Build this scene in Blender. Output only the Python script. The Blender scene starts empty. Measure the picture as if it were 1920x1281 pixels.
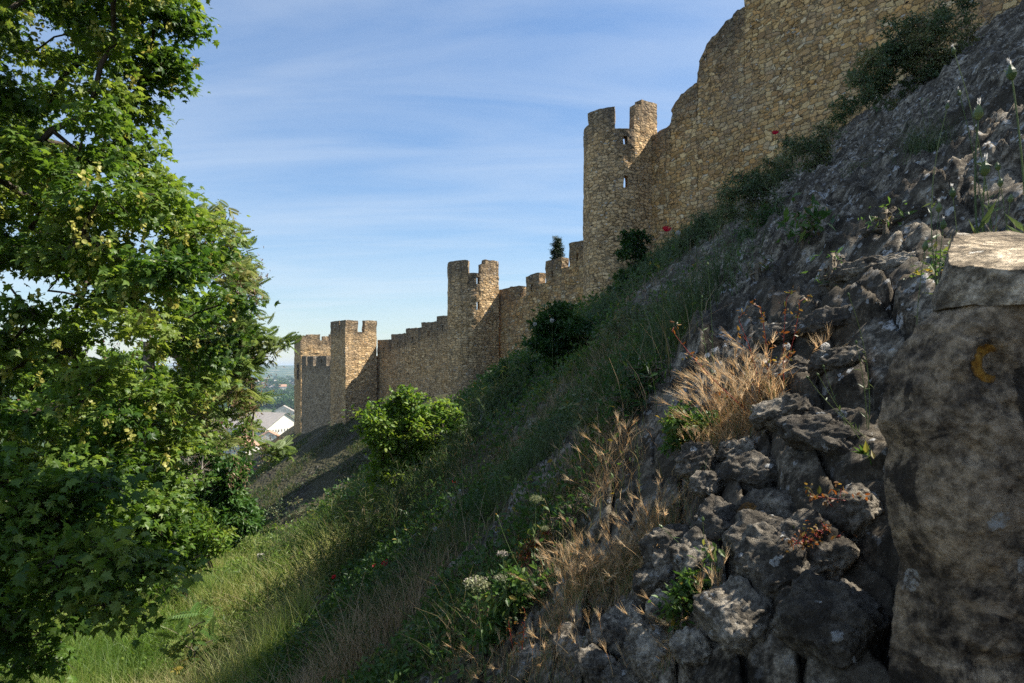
import bpy, math, random
import numpy as np
from mathutils import Vector
from mathutils.bvhtree import BVHTree

rng = np.random.default_rng(11)
random.seed(5)
scene = bpy.context.scene
COL = scene.collection
PI = math.pi

# ---------------------------------------------------------------- small maths
def nrm(a):
    a = np.asarray(a, float)
    return a / (np.linalg.norm(a, axis=-1, keepdims=True) + 1e-12)

def sstep(a, b, x):
    t = np.clip((x - a) / (b - a), 0, 1)
    return t * t * (3 - 2 * t)

def _hash(ix, iy, iz, seed=0):
    h = (ix.astype(np.int64) * 73856093) ^ (iy.astype(np.int64) * 19349663) ^ (iz.astype(np.int64) * 83492791) ^ (seed * 2654435)
    h = (h ^ (h >> 13)) * 1274126177
    h = h & 0x7fffffff
    h = (h ^ (h >> 15)) * 2246822519 & 0x7fffffff
    h = h ^ (h >> 13)
    return (h & 0xffffff) / float(0xffffff)

def vnoise(p, seed=0):
    p = np.asarray(p, float)
    i = np.floor(p); f = p - i
    f = f * f * (3 - 2 * f)
    x, y, z = i[:, 0], i[:, 1], i[:, 2]
    r = 0
    for dx in (0, 1):
        for dy in (0, 1):
            for dz in (0, 1):
                w = (f[:, 0] if dx else 1 - f[:, 0]) * (f[:, 1] if dy else 1 - f[:, 1]) * (f[:, 2] if dz else 1 - f[:, 2])
                r = r + w * _hash(x + dx, y + dy, z + dz, seed)
    return r * 2 - 1

def fbm(p, octv=4, seed=0, gain=.5):
    p = np.asarray(p, float); a = 1.; r = 0; s = 0
    for k in range(octv):
        r = r + a * vnoise(p * (2.03 ** k) + 17.3 * k, seed + k); s += a; a *= gain
    return r / s

def cells(u, v, seed=0, jit=.8):
    """jittered grid cells: distance to the nearest, gap to the second, random number of the nearest"""
    iu, iv = np.floor(u), np.floor(v)
    d1 = np.full(u.shape, 9.); d2 = np.full(u.shape, 9.); rr = np.zeros(u.shape)
    z = np.zeros(u.shape)
    for a in (-1, 0, 1):
        for b in (-1, 0, 1):
            cu, cv = iu + a, iv + b
            pu = cu + .5 + jit * (_hash(cu, cv, z, seed) - .5)
            pv = cv + .5 + jit * (_hash(cu, cv, z + 1, seed) - .5)
            d = np.hypot(u - pu, v - pv)
            h = _hash(cu, cv, z + 2, seed)
            near = d < d1
            d2 = np.where(near, d1, np.minimum(d2, d)); rr = np.where(near, h, rr); d1 = np.where(near, d, d1)
    return d1, d2 - d1, rr

# ---------------------------------------------------------------- camera model (a 24 mm lens, level, 1.7 m above the bank)
FPX, CX, HY = 1280., 960., 690.
def at(px, py, Y):
    return np.array([(px - CX) / FPX * Y, Y, (HY - py) / FPX * Y])

# ---------------------------------------------------------------- the lie of the land
WD = np.array([-.566, .824]); WN = np.array([-.824, -.566]); W3 = np.array([6.9, 35.3])
P2 = np.array([-2.6, 49.2]); D2 = nrm([-.70, .71]); N2 = np.array([-D2[1], D2[0]])
P1 = np.array([-12.9, 59.7]); D1 = nrm([-.45, .89]); N1 = np.array([-D1[1], D1[0]])

def bank(x, y):
    q = (x - W3[0]) * WN[0] + (y - W3[1]) * WN[1]
    qi = np.minimum(q, 0)
    x1, y1 = x - WN[0] * qi, y - WN[1] * qi
    z1 = .755 * x1 + .055 * y1 - 1.82 - .0006 * np.maximum(0, y1 - 20) ** 2
    z1 = z1 + 1.0 * np.exp(-((x - 2.2) / 1.8) ** 2 / 2 - ((y - 4.5) / 2.6) ** 2 / 2)
    s2 = (x - P2[0]) * D2[0] + (y - P2[1]) * D2[1]; q2 = np.maximum((x - P2[0]) * N2[0] + (y - P2[1]) * N2[1], 0)
    z2 = -1.6 - .12 * s2 - .65 * q2
    s3 = (x - P1[0]) * D1[0] + (y - P1[1]) * D1[1]; q3 = np.maximum((x - P1[0]) * N1[0] + (y - P1[1]) * N1[1], 0)
    z3 = -3.2 - .12 * s3 - .68 * q3
    return np.maximum(z1, np.minimum(z2, z3))

def H0(x, y):
    x = np.asarray(x, float); y = np.asarray(y, float)
    zb = bank(x, y)
    yy = np.clip(y, -50, 60)
    zf = -4.45 - .19 * np.maximum(0, yy - 13) - .5 * np.maximum(0, y - 60)
    zf = zf + .16 * np.maximum(0, -(x + 9 + .2 * yy)) * (y < 70)
    k = .5
    h = np.clip(.5 + .5 * (zb - zf) / k, 0, 1)
    z = zf * (1 - h) + zb * h + k * h * (1 - h)
    r = np.hypot(x, y)
    t = sstep(95, 170, r)
    hill = np.zeros(x.shape)
    far = r > 1500
    if far.any():
        p = np.stack([x / 2600., y / 2600., 0 * x], -1)[far]
        hill[far] = sstep(3600, 6500, r[far]) * (92 + 26 * fbm(p, 4, 3))
    val = -62 + hill
    return z * (1 - t) + val * t

def ground_hit(px, py, tmax=120):
    dx, dz = (px - CX) / FPX, (HY - py) / FPX
    t = .5 * np.exp(np.arange(0, 1400) * .004)
    z = H0(dx * t, t)
    hit = np.nonzero(dz * t <= z)[0]
    if len(hit) == 0 or t[hit[0]] > tmax:
        return None
    tt = t[hit[0]]
    return np.array([dx * tt, tt, z[hit[0]]])

# ---------------------------------------------------------------- mesh gathering
class Geo:
    def __init__(s):
        s.V = []; s.F = []; s.A = []; s.M = []; s.n = 0
    def add(s, v, f, var=.5, mat=0):
        v = np.asarray(v, float).reshape(-1, 3); f = np.asarray(f, np.int64)
        if len(v) == 0 or len(f) == 0: return
        s.V.append(v); s.F.append(f + s.n); s.M.append(np.full(len(f), mat, np.int32))
        var = np.asarray(var, float)
        s.A.append(np.full(len(v), float(var)) if var.ndim == 0 else var.reshape(-1))
        s.n += len(v)
    def build(s, name, mats, parent=None, smooth=False, attrs=None):
        me = bpy.data.meshes.new(name)
        V = np.concatenate(s.V).astype(np.float32)
        lt = np.concatenate([np.full(len(f), f.shape[1], np.int32) for f in s.F])
        li = np.concatenate([f.reshape(-1) for f in s.F]).astype(np.int32)
        me.vertices.add(len(V)); me.vertices.foreach_set('co', V.ravel())
        me.loops.add(len(li)); me.loops.foreach_set('vertex_index', li)
        me.polygons.add(len(lt))
        ls = np.concatenate([[0], np.cumsum(lt)[:-1]]).astype(np.int32)
        me.polygons.foreach_set('loop_start', ls)
        try: me.polygons.foreach_set('loop_total', lt)
        except Exception: pass
        if not isinstance(mats, (list, tuple)): mats = [mats]
        for m in mats: me.materials.append(m)
        me.polygons.foreach_set('material_index', np.concatenate(s.M))
        me.polygons.foreach_set('use_smooth', np.full(len(lt), bool(smooth)))
        a = me.attributes.new('var', 'FLOAT', 'POINT'); a.data.foreach_set('value', np.concatenate(s.A).astype(np.float32))
        for k, val in (attrs or {}).items():
            a = me.attributes.new(k, 'FLOAT', 'POINT'); a.data.foreach_set('value', np.asarray(val, np.float32))
        me.update(calc_edges=True); me.validate()
        o = bpy.data.objects.new(name, me); COL.objects.link(o)
        if parent is not None: o.parent = parent
        return o

def tag(o, label, cat, group=None, kind=None):
    if label: o['label'] = label
    if cat: o['category'] = cat
    if group: o['group'] = group
    if kind: o['kind'] = kind
    return o

def thing(name, label, cat, loc=(0, 0, 0), group=None):
    o = bpy.data.objects.new(name, None); COL.objects.link(o)
    o.empty_display_size = .1
    o.location = (0, 0, 0)
    return tag(o, label, cat, group)

def frames(Y, Zh):
    """matrices with local y along Y and local z close to Zh"""
    Y = nrm(Y); X = nrm(np.cross(Y, Zh)); Z = np.cross(X, Y)
    return np.stack([X, Y, Z], -1)

def inst(g, tv, tf, pos, R, sc, var=.5, mat=0):
    N, k = len(pos), len(tv)
    if N == 0: return
    sc = np.asarray(sc, float)
    if sc.ndim == 0: sc = np.full(N, float(sc))
    S = sc[:, None, None] if sc.ndim == 1 else sc[:, None, :]
    v = np.einsum('nij,nkj->nki', R, tv[None] * S) + pos[:, None, :]
    var = np.asarray(var, float); var = np.full(N, float(var)) if var.ndim == 0 else var
    off = (np.arange(N) * k)[:, None, None]
    for f in (tf if isinstance(tf, list) else [tf]):
        pass
    fl = tf if isinstance(tf, list) else [tf]
    base = g.n
    g.V.append(v.reshape(-1, 3)); g.A.append(np.repeat(var, k)); g.n += N * k
    for f in fl:
        ff = (np.asarray(f)[None] + off).reshape(-1, np.asarray(f).shape[1]) + base
        g.F.append(ff); g.M.append(np.full(len(ff), mat, np.int32))

def tubes(g, P, R, sides=5, var=.5, mat=0):
    P = np.asarray(P, float); R = np.asarray(R, float)
    if P.ndim == 2: P = P[None]; R = R[None]
    N, k, _ = P.shape
    T = nrm(np.gradient(P, axis=1))
    ref = np.where(np.abs(T[:, :1, 2:3]) > .9, np.array([1., 0, 0]), np.array([0, 0, 1.]))
    A = nrm(np.cross(T, np.broadcast_to(ref, T.shape))); B = np.cross(T, A)
    an = np.arange(sides) * 2 * PI / sides
    v = P[:, :, None] + R[:, :, None, None] * (A[:, :, None] * np.cos(an)[None, None, :, None] + B[:, :, None] * np.sin(an)[None, None, :, None])
    i = np.arange(k - 1)[:, None] * sides; j = np.arange(sides)[None]; j2 = (j + 1) % sides
    q = np.stack([i + j, i + j2, i + sides + j2, i + sides + j], -1).reshape(-1, 4)
    f = (q[None] + (np.arange(N) * k * sides)[:, None, None]).reshape(-1, 4)
    var = np.asarray(var, float)
    va = var if var.ndim == 0 else np.repeat(var, k * sides)
    g.add(v.reshape(-1, 3), f, va, mat)

def ribbons(g, P, W, side, var=.5, mat=0):
    P = np.asarray(P, float); N, k, _ = P.shape
    s = nrm(side)[:, None, :] * np.asarray(W)[:, :, None] * .5
    v = np.stack([P - s, P + s], 2)
    i = np.arange(k - 1) * 2
    q = np.stack([i, i + 1, i + 3, i + 2], -1)
    f = (q[None] + (np.arange(N) * k * 2)[:, None, None]).reshape(-1, 4)
    var = np.asarray(var, float)
    va = var if var.ndim == 0 else np.repeat(var, k * 2)
    g.add(v.reshape(-1, 3), f, va, mat)

def rdir(N, up=0.):
    v = rng.normal(size=(N, 3)); v = nrm(v); v[:, 2] += up
    return nrm(v)

# ---------------------------------------------------------------- materials
def newmat(name):
    m = bpy.data.materials.new(name); m.use_nodes = True
    nt = m.node_tree; nt.nodes.clear()
    return m, nt

def nd(nt, typ, ins=None, **props):
    n = nt.nodes.new(typ)
    for k, v in props.items(): setattr(n, k, v)
    for k, v in (ins or {}).items():
        if isinstance(v, bpy.types.NodeSocket): nt.links.new(v, n.inputs[k])
        else: n.inputs[k].default_value = v
    return n

def ramp(nt, fac, stops, interp='LINEAR'):
    n = nt.nodes.new('ShaderNodeValToRGB'); cr = n.color_ramp; cr.interpolation = interp
    while len(cr.elements) < len(stops): cr.elements.new(.5)
    for e, (p, c) in zip(cr.elements, stops):
        e.position = p; e.color = (*c, 1) if len(c) == 3 else c
    nt.links.new(fac, n.inputs[0]); return n.outputs[0]

def g1(v): return (v, v, v)

def mix(nt, fac, a, b, mode='MIX'):
    n = nt.nodes.new('ShaderNodeMix'); n.data_type = 'RGBA'; n.blend_type = mode
    for idx, v in ((0, fac), (6, a), (7, b)):
        if isinstance(v, bpy.types.NodeSocket): nt.links.new(v, n.inputs[idx])
        elif idx == 0: n.inputs[0].default_value = v
        else: n.inputs[idx].default_value = (*v, 1)
    return n.outputs[2]

def math_(nt, op, a, b=0.):
    n = nt.nodes.new('ShaderNodeMath'); n.operation = op
    for i, v in enumerate((a, b)):
        if isinstance(v, bpy.types.NodeSocket): nt.links.new(v, n.inputs[i])
        else: n.inputs[i].default_value = v
    return n.outputs[0]

def attr(nt, name): 
    n = nt.nodes.new('ShaderNodeAttribute'); n.attribute_name = name; return n.outputs['Fac']

def surf(nt, col, rough=.9, bump=None, spec=.2):
    b = nd(nt, 'ShaderNodeBsdfPrincipled')
    if isinstance(col, bpy.types.NodeSocket): nt.links.new(col, b.inputs['Base Color'])
    else: b.inputs['Base Color'].default_value = (*col, 1)
    b.inputs['Roughness'].default_value = rough
    b.inputs['Specular IOR Level'].default_value = spec
    if bump is not None: nt.links.new(bump, b.inputs['Normal'])
    o = nd(nt, 'ShaderNodeOutputMaterial'); nt.links.new(b.outputs[0], o.inputs[0])
    return b

def leaf_mat(name, stops, trans=.4, tcol=1.25, rough=.45, spec=.35):
    m, nt = newmat(name)
    c = ramp(nt, attr(nt, 'var'), stops)
    nz = nd(nt, 'ShaderNodeTexNoise', {'Scale': 3.0, 'Detail': 2.})
    c = mix(nt, .35, c, ramp(nt, nz.outputs[0], [(.3, g1(.55)), (.7, g1(1.3))]), 'MULTIPLY')
    b = nd(nt, 'ShaderNodeBsdfPrincipled', {'Base Color': c, 'Roughness': rough, 'Specular IOR Level': spec})
    hs = nd(nt, 'ShaderNodeHueSaturation', {'Hue': .485, 'Saturation': 1.1, 'Value': tcol, 'Color': c})
    t = nd(nt, 'ShaderNodeBsdfTranslucent', {'Color': hs.outputs[0]})
    ms = nd(nt, 'ShaderNodeMixShader', {0: trans, 1: b.outputs[0], 2: t.outputs[0]})
    o = nd(nt, 'ShaderNodeOutputMaterial', {0: ms.outputs[0]})
    return m

def plain_mat(name, a, b, scale=8., rough=.85, trans=0.):
    m, nt = newmat(name)
    nz = nd(nt, 'ShaderNodeTexNoise', {'Scale': scale, 'Detail': 4.})
    tc = nd(nt, 'ShaderNodeTexCoord'); nt.links.new(tc.outputs['Object'], nz.inputs['Vector'])
    c = ramp(nt, nz.outputs[0], [(.3, a), (.7, b)])
    bm = nd(nt, 'ShaderNodeBump', {'Height': nz.outputs[0], 'Strength': .4, 'Distance': .02})
    surf(nt, c, rough, bm.outputs[0])
    return m

def wall_mat(name, sx, sz, pal, grey=.5, mortar=(.42, .33, .21), rot=0., lich=.03):
    """rubble masonry: every stone its own tone, sandy joints, weather streaks, grey crust towards the top edge"""
    m, nt = newmat(name)
    geo = nd(nt, 'ShaderNodeNewGeometry')
    rotn = nd(nt, 'ShaderNodeMapping', {'Vector': geo.outputs['Position'], 'Rotation': (0, 0, rot)})
    wob = nd(nt, 'ShaderNodeTexNoise', {'Vector': rotn.outputs[0], 'Scale': 2.4, 'Detail': 6., 'Roughness': .65})
    v = nt.nodes.new('ShaderNodeVectorMath'); v.operation = 'MULTIPLY_ADD'
    nt.links.new(wob.outputs['Color'], v.inputs[0]); v.inputs[1].default_value = (.5, .5, .26); nt.links.new(rotn.outputs[0], v.inputs[2])
    mp = nd(nt, 'ShaderNodeMapping', {'Vector': v.outputs[0], 'Scale': (1 / sx, 1 / sx, 1 / sz)})
    vo = nd(nt, 'ShaderNodeTexVoronoi', {'Vector': mp.outputs[0], 'Scale': 1., 'Randomness': .8}, feature='F1', distance='CHEBYCHEV')
    v2_ = nd(nt, 'ShaderNodeTexVoronoi', {'Vector': mp.outputs[0], 'Scale': 1., 'Randomness': .8}, feature='F2', distance='CHEBYCHEV')
    edge = math_(nt, 'SUBTRACT', v2_.outputs['Distance'], vo.outputs['Distance'])
    sep = nd(nt, 'ShaderNodeSeparateColor', {0: vo.outputs['Color']})
    stone = ramp(nt, sep.outputs[0], [(i / (len(pal) - 1), c) for i, c in enumerate(pal)], 'CONSTANT' if False else 'LINEAR')
    tone = ramp(nt, sep.outputs[1], [(0, g1(.76)), (.5, g1(1.04)), (1, g1(1.3))])
    stone = mix(nt, 1., stone, tone, 'MULTIPLY')
    fine = nd(nt, 'ShaderNodeTexNoise', {'Vector': geo.outputs['Position'], 'Scale': 9., 'Detail': 6., 'Roughness': .7})
    stone = mix(nt, .8, stone, ramp(nt, fine.outputs[0], [(.25, g1(.62)), (.5, g1(1.06)), (.75, g1(1.4))]), 'MULTIPLY')
    joint = ramp(nt, edge, [(.0, g1(.9)), (.05, g1(.6)), (.13, g1(0))])
    jn = nd(nt, 'ShaderNodeTexNoise', {'Vector': geo.outputs['Position'], 'Scale': 2.2, 'Detail': 3.})
    jcol = ramp(nt, jn.outputs[0], [(.38, tuple(c * .16 for c in mortar)), (.50, tuple(c * .55 for c in mortar)), (.64, mortar)])
    c = mix(nt, joint, stone, jcol)
    # large patches of ochre and grey
    big = nd(nt, 'ShaderNodeTexNoise', {'Vector': geo.outputs['Position'], 'Scale': .35, 'Detail': 5., 'Roughness': .6})
    c = mix(nt, ramp(nt, big.outputs[0], [(.48, g1(0)), (.72, g1(.42))]), c, (.30, .25, .19))
    # run-off streaks below the top
    sm = nd(nt, 'ShaderNodeMapping', {'Vector': rotn.outputs[0], 'Scale': (2.2, 2.2, .12)})
    st = nd(nt, 'ShaderNodeTexNoise', {'Vector': sm.outputs[0], 'Scale': 1., 'Detail': 4.})
    topa = attr(nt, 'top')
    sk = math_(nt, 'MULTIPLY', ramp(nt, st.outputs[0], [(.5, g1(0)), (.68, g1(1))]), ramp(nt, topa, [(0, g1(.12)), (1, g1(1))]))
    c = mix(nt, math_(nt, 'MULTIPLY', sk, .75), c, (.075, .07, .062))
    tn = math_(nt, 'MULTIPLY', ramp(nt, topa, [(.3, g1(0)), (.75, g1(1))]), ramp(nt, fine.outputs[0], [(.3, g1(.35)), (.6, g1(1))]))
    c = mix(nt, math_(nt, 'MULTIPLY', tn, grey), c, (.125, .112, .095))
    # pale mortar scraps and lime runs
    ln = nd(nt, 'ShaderNodeTexVoronoi', {'Vector': mp.outputs[0], 'Scale': 1.7}, feature='F1')
    ls = nd(nt, 'ShaderNodeSeparateColor', {0: ln.outputs['Color']})
    lm = math_(nt, 'MULTIPLY', math_(nt, 'LESS_THAN', ls.outputs[0], lich), math_(nt, 'LESS_THAN', ln.outputs['Distance'], .38))
    c = mix(nt, lm, c, (.50, .47, .42))
    dark = nd(nt, 'ShaderNodeTexVoronoi', {'Vector': mp.outputs[0], 'Scale': .8}, feature='F1')
    ds = nd(nt, 'ShaderNodeSeparateColor', {0: dark.outputs['Color']})
    dm = math_(nt, 'MULTIPLY', math_(nt, 'LESS_THAN', ds.outputs[2], .035), math_(nt, 'LESS_THAN', dark.outputs['Distance'], .16))
    c = mix(nt, dm, c, (.02, .017, .013))
    hgt = ramp(nt, edge, [(0, g1(0)), (.1, g1(.7)), (.3, g1(1))])
    hgt = math_(nt, 'ADD', hgt, math_(nt, 'MULTIPLY', fine.outputs[0], .7))
    hgt = math_(nt, 'ADD', hgt, math_(nt, 'MULTIPLY', sep.outputs[2], .5))
    bp = nd(nt, 'ShaderNodeBump', {'Height': hgt, 'Strength': 1., 'Distance': .05})
    surf(nt, c, .95, bp.outputs[0], .1)
    return m

def rock_mat(name, tint=(1, 1, 1), lichen=.5, orange=.5, scale=1., warm=0.):
    """weathered limestone: dark crust, pitted, pale lichen plates and some orange lichen"""
    m, nt = newmat(name)
    geo = nd(nt, 'ShaderNodeNewGeometry'); pos = geo.outputs['Position']
    n1 = nd(nt, 'ShaderNodeTexNoise', {'Vector': pos, 'Scale': 8. * scale, 'Detail': 10., 'Roughness': .74})
    n2 = nd(nt, 'ShaderNodeTexNoise', {'Vector': pos, 'Scale': 55. * scale, 'Detail': 6., 'Roughness': .75})
    n3 = nd(nt, 'ShaderNodeTexNoise', {'Vector': pos, 'Scale': 1.7 * scale, 'Detail': 4.})
    lo = (.045, .037, .026); mid = (.19, .163, .122); hi = (.43, .38, .30)
    if warm: lo = (.03, .024, .018); mid = (.20, .16, .115); hi = (.45, .36, .25)
    c = ramp(nt, n1.outputs[0], [(.40, lo), (.485, mid), (.57, hi)])
    c = mix(nt, .85, c, ramp(nt, n2.outputs[0], [(.36, g1(.25)), (.5, g1(.95)), (.64, g1(1.8))]), 'MULTIPLY')
    c = mix(nt, ramp(nt, n3.outputs[0], [(.46, g1(0)), (.6, g1(.75))]), c, (.06, .052, .042) if not warm else (.05, .042, .033))
    if warm:
        n4 = nd(nt, 'ShaderNodeTexNoise', {'Vector': pos, 'Scale': 5., 'Detail': 8., 'Roughness': .68, 'Distortion': .6})
        c = mix(nt, ramp(nt, n4.outputs[0], [(.53, g1(0)), (.58, g1(.8))]), c, mix(nt, 1., (.46, .36, .245), ramp(nt, n2.outputs[0], [(.4, g1(.6)), (.6, g1(1.2))]), 'MULTIPLY'))
        n6 = nd(nt, 'ShaderNodeTexNoise', {'Vector': pos, 'Scale': 7., 'Detail': 9., 'Roughness': .7, 'Distortion': .4})
        c = mix(nt, ramp(nt, n6.outputs[0], [(.54, g1(0)), (.58, g1(.85))]), c, (.035, .031, .027))
    # lichen plates
    wob = nd(nt, 'ShaderNodeTexNoise', {'Vector': pos, 'Scale': 40. * scale, 'Detail': 4.})
    wv = nt.nodes.new('ShaderNodeVectorMath'); wv.operation = 'MULTIPLY_ADD'
    nt.links.new(wob.outputs['Color'], wv.inputs[0]); wv.inputs[1].default_value = (.035, .035, .035); nt.links.new(pos, wv.inputs[2])
    v1 = nd(nt, 'ShaderNodeTexVoronoi', {'Vector': wv.outputs[0], 'Scale': 21. * scale}, feature='F1')
    s1 = nd(nt, 'ShaderNodeSeparateColor', {0: v1.outputs['Color']})
    size = math_(nt, 'MULTIPLY', s1.outputs[1], .42)
    lm = math_(nt, 'MULTIPLY', math_(nt, 'LESS_THAN', v1.outputs['Distance'], size), math_(nt, 'LESS_THAN', s1.outputs[0], lichen))
    lm = math_(nt, 'MULTIPLY', lm, ramp(nt, n2.outputs[0], [(.43, g1(0)), (.53, g1(1))]))
    c = mix(nt, lm, c, (.50, .50, .475))
    v2 = nd(nt, 'ShaderNodeTexVoronoi', {'Vector': wv.outputs[0], 'Scale': 5. * scale}, feature='F1')
    s2 = nd(nt, 'ShaderNodeSeparateColor', {0: v2.outputs['Color']})
    om = math_(nt, 'MULTIPLY', math_(nt, 'LESS_THAN', v2.outputs['Distance'], math_(nt, 'MULTIPLY', s2.outputs[1], .3)), math_(nt, 'LESS_THAN', s2.outputs[0], .16 * orange))
    c = mix(nt, math_(nt, 'MULTIPLY', om, ramp(nt, n2.outputs[0], [(.4, g1(.1)), (.6, g1(.9))])), c, (.30, .14, .02))
    c = mix(nt, 1., c, tint, 'MULTIPLY')
    h = math_(nt, 'ADD', n1.outputs[0], math_(nt, 'MULTIPLY', n2.outputs[0], .45))
    vp = nd(nt, 'ShaderNodeTexVoronoi', {'Vector': wv.outputs[0], 'Scale': 45. * scale}, feature='F1')
    h = math_(nt, 'ADD', h, math_(nt, 'MULTIPLY', vp.outputs['Distance'], -.35))
    bp = nd(nt, 'ShaderNodeBump', {'Height': h, 'Strength': 1., 'Distance': .05 / scale})
    surf(nt, c, .92, bp.outputs[0], .25)
    return m

PAL_NEAR = [(.36, .215, .09), (.62, .405, .18), (.47, .285, .12), (.69, .50, .255), (.40, .26, .14), (.60, .345, .13), (.67, .54, .35)]
PAL_FAR = [(.42, .27, .135), (.63, .43, .22), (.50, .33, .165), (.68, .49, .275), (.54, .38, .21)]
ROT = -math.atan2(WD[1], WD[0])
M_WALL_NEAR = wall_mat('rubble_wall_stone', .34, .19, PAL_NEAR, .75, rot=ROT)
M_WALL_FAR = wall_mat('coursed_wall_stone', .31, .15, PAL_FAR, .7, rot=-math.atan2(D2[1], D2[0]), lich=.05)
M_TOWER = wall_mat('tower_stone', .30, .165, PAL_FAR, .7, rot=ROT, lich=.06)
M_GREYWALL = wall_mat('shade_grey_stone', .32, .16, [(.30, .24, .165), (.42, .335, .23), (.35, .28, .19), (.46, .37, .26)], .7, rot=ROT)  # the low wall's shade is put into this greyer, duller palette
M_ROCK = rock_mat('weathered_limestone', lichen=.42, orange=.6)
M_PIER = rock_mat('pitted_limestone', (1.12, 1.06, 1.0), lichen=.10, orange=.8, scale=.8, warm=1.)
M_CAP = rock_mat('pale_limestone', (2.1, 1.95, 1.75), lichen=.25, orange=.3, scale=1.)
M_BARK = plain_mat('bark', (.035, .027, .02), (.10, .08, .06), 14.)
M_TWIG = plain_mat('pale_twig', (.12, .10, .07), (.22, .18, .13), 20.)
M_DEAD = plain_mat('dead_wood', (.22, .20, .17), (.36, .33, .29), 20.)
M_MAPLE = leaf_mat('maple_leaf', [(0, (.036, .09, .016)), (.5, (.10, .182, .029)), (1, (.22, .29, .06))], .47, 1.55)
M_BLOSSOM = leaf_mat('maple_blossom', [(0, (.28, .30, .06)), (1, (.48, .46, .13))], .4)
M_AIL = leaf_mat('pinnate_leaf', [(0, (.085, .15, .04)), (.5, (.18, .25, .075)), (1, (.34, .31, .13))], .45, 1.4)
M_SEED = leaf_mat('dry_seed', [(0, (.16, .10, .06)), (1, (.32, .22, .14))], .3)
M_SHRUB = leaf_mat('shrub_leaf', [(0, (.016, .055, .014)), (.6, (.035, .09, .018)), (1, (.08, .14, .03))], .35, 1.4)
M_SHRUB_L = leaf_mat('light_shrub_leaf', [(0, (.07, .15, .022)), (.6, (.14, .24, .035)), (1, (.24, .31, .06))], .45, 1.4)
M_GREYLEAF = leaf_mat('grey_green_leaf', [(0, (.045, .085, .034)), (.5, (.105, .15, .06)), (.85, (.20, .21, .09)), (1, (.28, .22, .09))], .3, 1.3)
M_ELDER = leaf_mat('elder_leaf', [(0, (.03, .09, .02)), (.6, (.065, .15, .03)), (1, (.13, .20, .05))], .38, 1.4)
M_PURPLE = leaf_mat('purple_flower', [(0, (.09, .025, .035)), (1, (.20, .07, .08))], .3)
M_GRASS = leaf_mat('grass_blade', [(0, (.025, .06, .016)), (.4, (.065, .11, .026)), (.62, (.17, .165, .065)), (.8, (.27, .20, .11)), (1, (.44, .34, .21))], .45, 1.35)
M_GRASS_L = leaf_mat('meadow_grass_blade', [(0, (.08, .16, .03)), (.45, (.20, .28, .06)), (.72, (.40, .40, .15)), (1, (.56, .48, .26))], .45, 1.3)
M_STRAW = leaf_mat('straw', [(0, (.24, .145, .065)), (.5, (.50, .36, .18)), (1, (.70, .57, .36))], .45, 1.3)
M_HERB = leaf_mat('herb_leaf', [(0, (.035, .09, .022)), (.5, (.085, .165, .035)), (.85, (.14, .19, .05)), (1, (.32, .25, .05))], .42, 1.35)
M_RUST = leaf_mat('rusty_leaf', [(0, (.05, .08, .02)), (.45, (.16, .08, .025)), (.75, (.24, .10, .03)), (1, (.32, .24, .06))], .4, 1.3)
M_STEM = leaf_mat('green_stem', [(0, (.06, .11, .035)), (1, (.16, .21, .08))], .2, 1.2)
M_REDSTEM = leaf_mat('red_stem', [(0, (.22, .03, .025)), (1, (.38, .07, .05))], .25, 1.2)
M_POPPY = leaf_mat('poppy_petal', [(0, (.42, .008, .006)), (1, (.62, .02, .012))], .45, 1.2)
M_BLACK = plain_mat('dark_centre', (.01, .01, .01), (.03, .025, .03), 60.)
M_FLUFF = leaf_mat('white_fluff', [(0, (.55, .54, .50)), (1, (.82, .81, .78))], .5, 1.0)
M_UMBEL = leaf_mat('umbel_floret', [(0, (.20, .23, .10)), (.6, (.34, .35, .20)), (1, (.46, .38, .36))], .35, 1.0)
M_YELLOW = leaf_mat('yellow_floret', [(0, (.50, .26, .03)), (1, (.65, .42, .06))], .3, 1.0)
M_CONIFER = leaf_mat('conifer_needle', [(0, (.012, .028, .012)), (1, (.03, .055, .02))], .15, 1.2)

# ---------------------------------------------------------------- the ground, one sheet to the horizon
def relief(x, y):
    """blocks of the stone slope and rough earth, metres"""
    s = y * .98 + x * .25; q = x * 1.22 - y * .18
    p = np.stack([x, y, 0 * x], -1)
    wob = fbm(p * 1.7, 3, 21)
    r = np.hypot(x, y)
    fade = 1 - sstep(22, 45, r)
    d, gap, h = cells(s / .46 + .3 * wob, q / .15 + .35 * wob, 4, .75)
    st = sstep(0., .16, gap)
    blocks = (st * .08 + (h - .5) * .11 * st)
    rockm = rock_mask(x, y)
    rough = fbm(p * 3.1, 5, 40, .6) * .06 + fbm(p * 11., 4, 60, .65) * .03
    led = np.stack([s * .9 + .5 * wob, q * 2.4 + .3 * wob, 0 * x], -1)
    ledge = (.50 * np.abs(fbm(led * .8, 4, 77, .5)) + .20 * np.abs(fbm(led * 2.7, 4, 88, .55))) * (.6 + .4 * sstep(3, 8, r)) + .06 * np.abs(fbm(led * 7.5, 3, 99, .6))
    blk = sstep(-.35, .1, 4.1 - y * 1.05 - .35 * x + .4 * wob)      # clear blocks lower down, slabby ledges higher up
    out = rough + rockm * (blocks * (.35 + .65 * blk) + ledge * (1.15 - .85 * blk) - .12)
    return out * fade + (1 - fade) * .12 * fbm(p * .9, 4, 9)

def rock_mask(x, y):
    a = x / np.maximum(y, .3)
    p = np.stack([x, y, 0 * x], -1)
    n = fbm(p * .8, 4, 30)
    m = sstep(.10, .30, a + .16 * n + .1 * (y < 3.2))
    return np.clip(np.maximum(m, .75 * sstep(.15, .4, fbm(p * 1.2, 4, 55))), 0, 1) * (H0(x, y) > -4.0)

def H(x, y):
    x = np.asarray(x, float); y = np.asarray(y, float)
    return H0(x, y) + relief(x, y)

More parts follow.
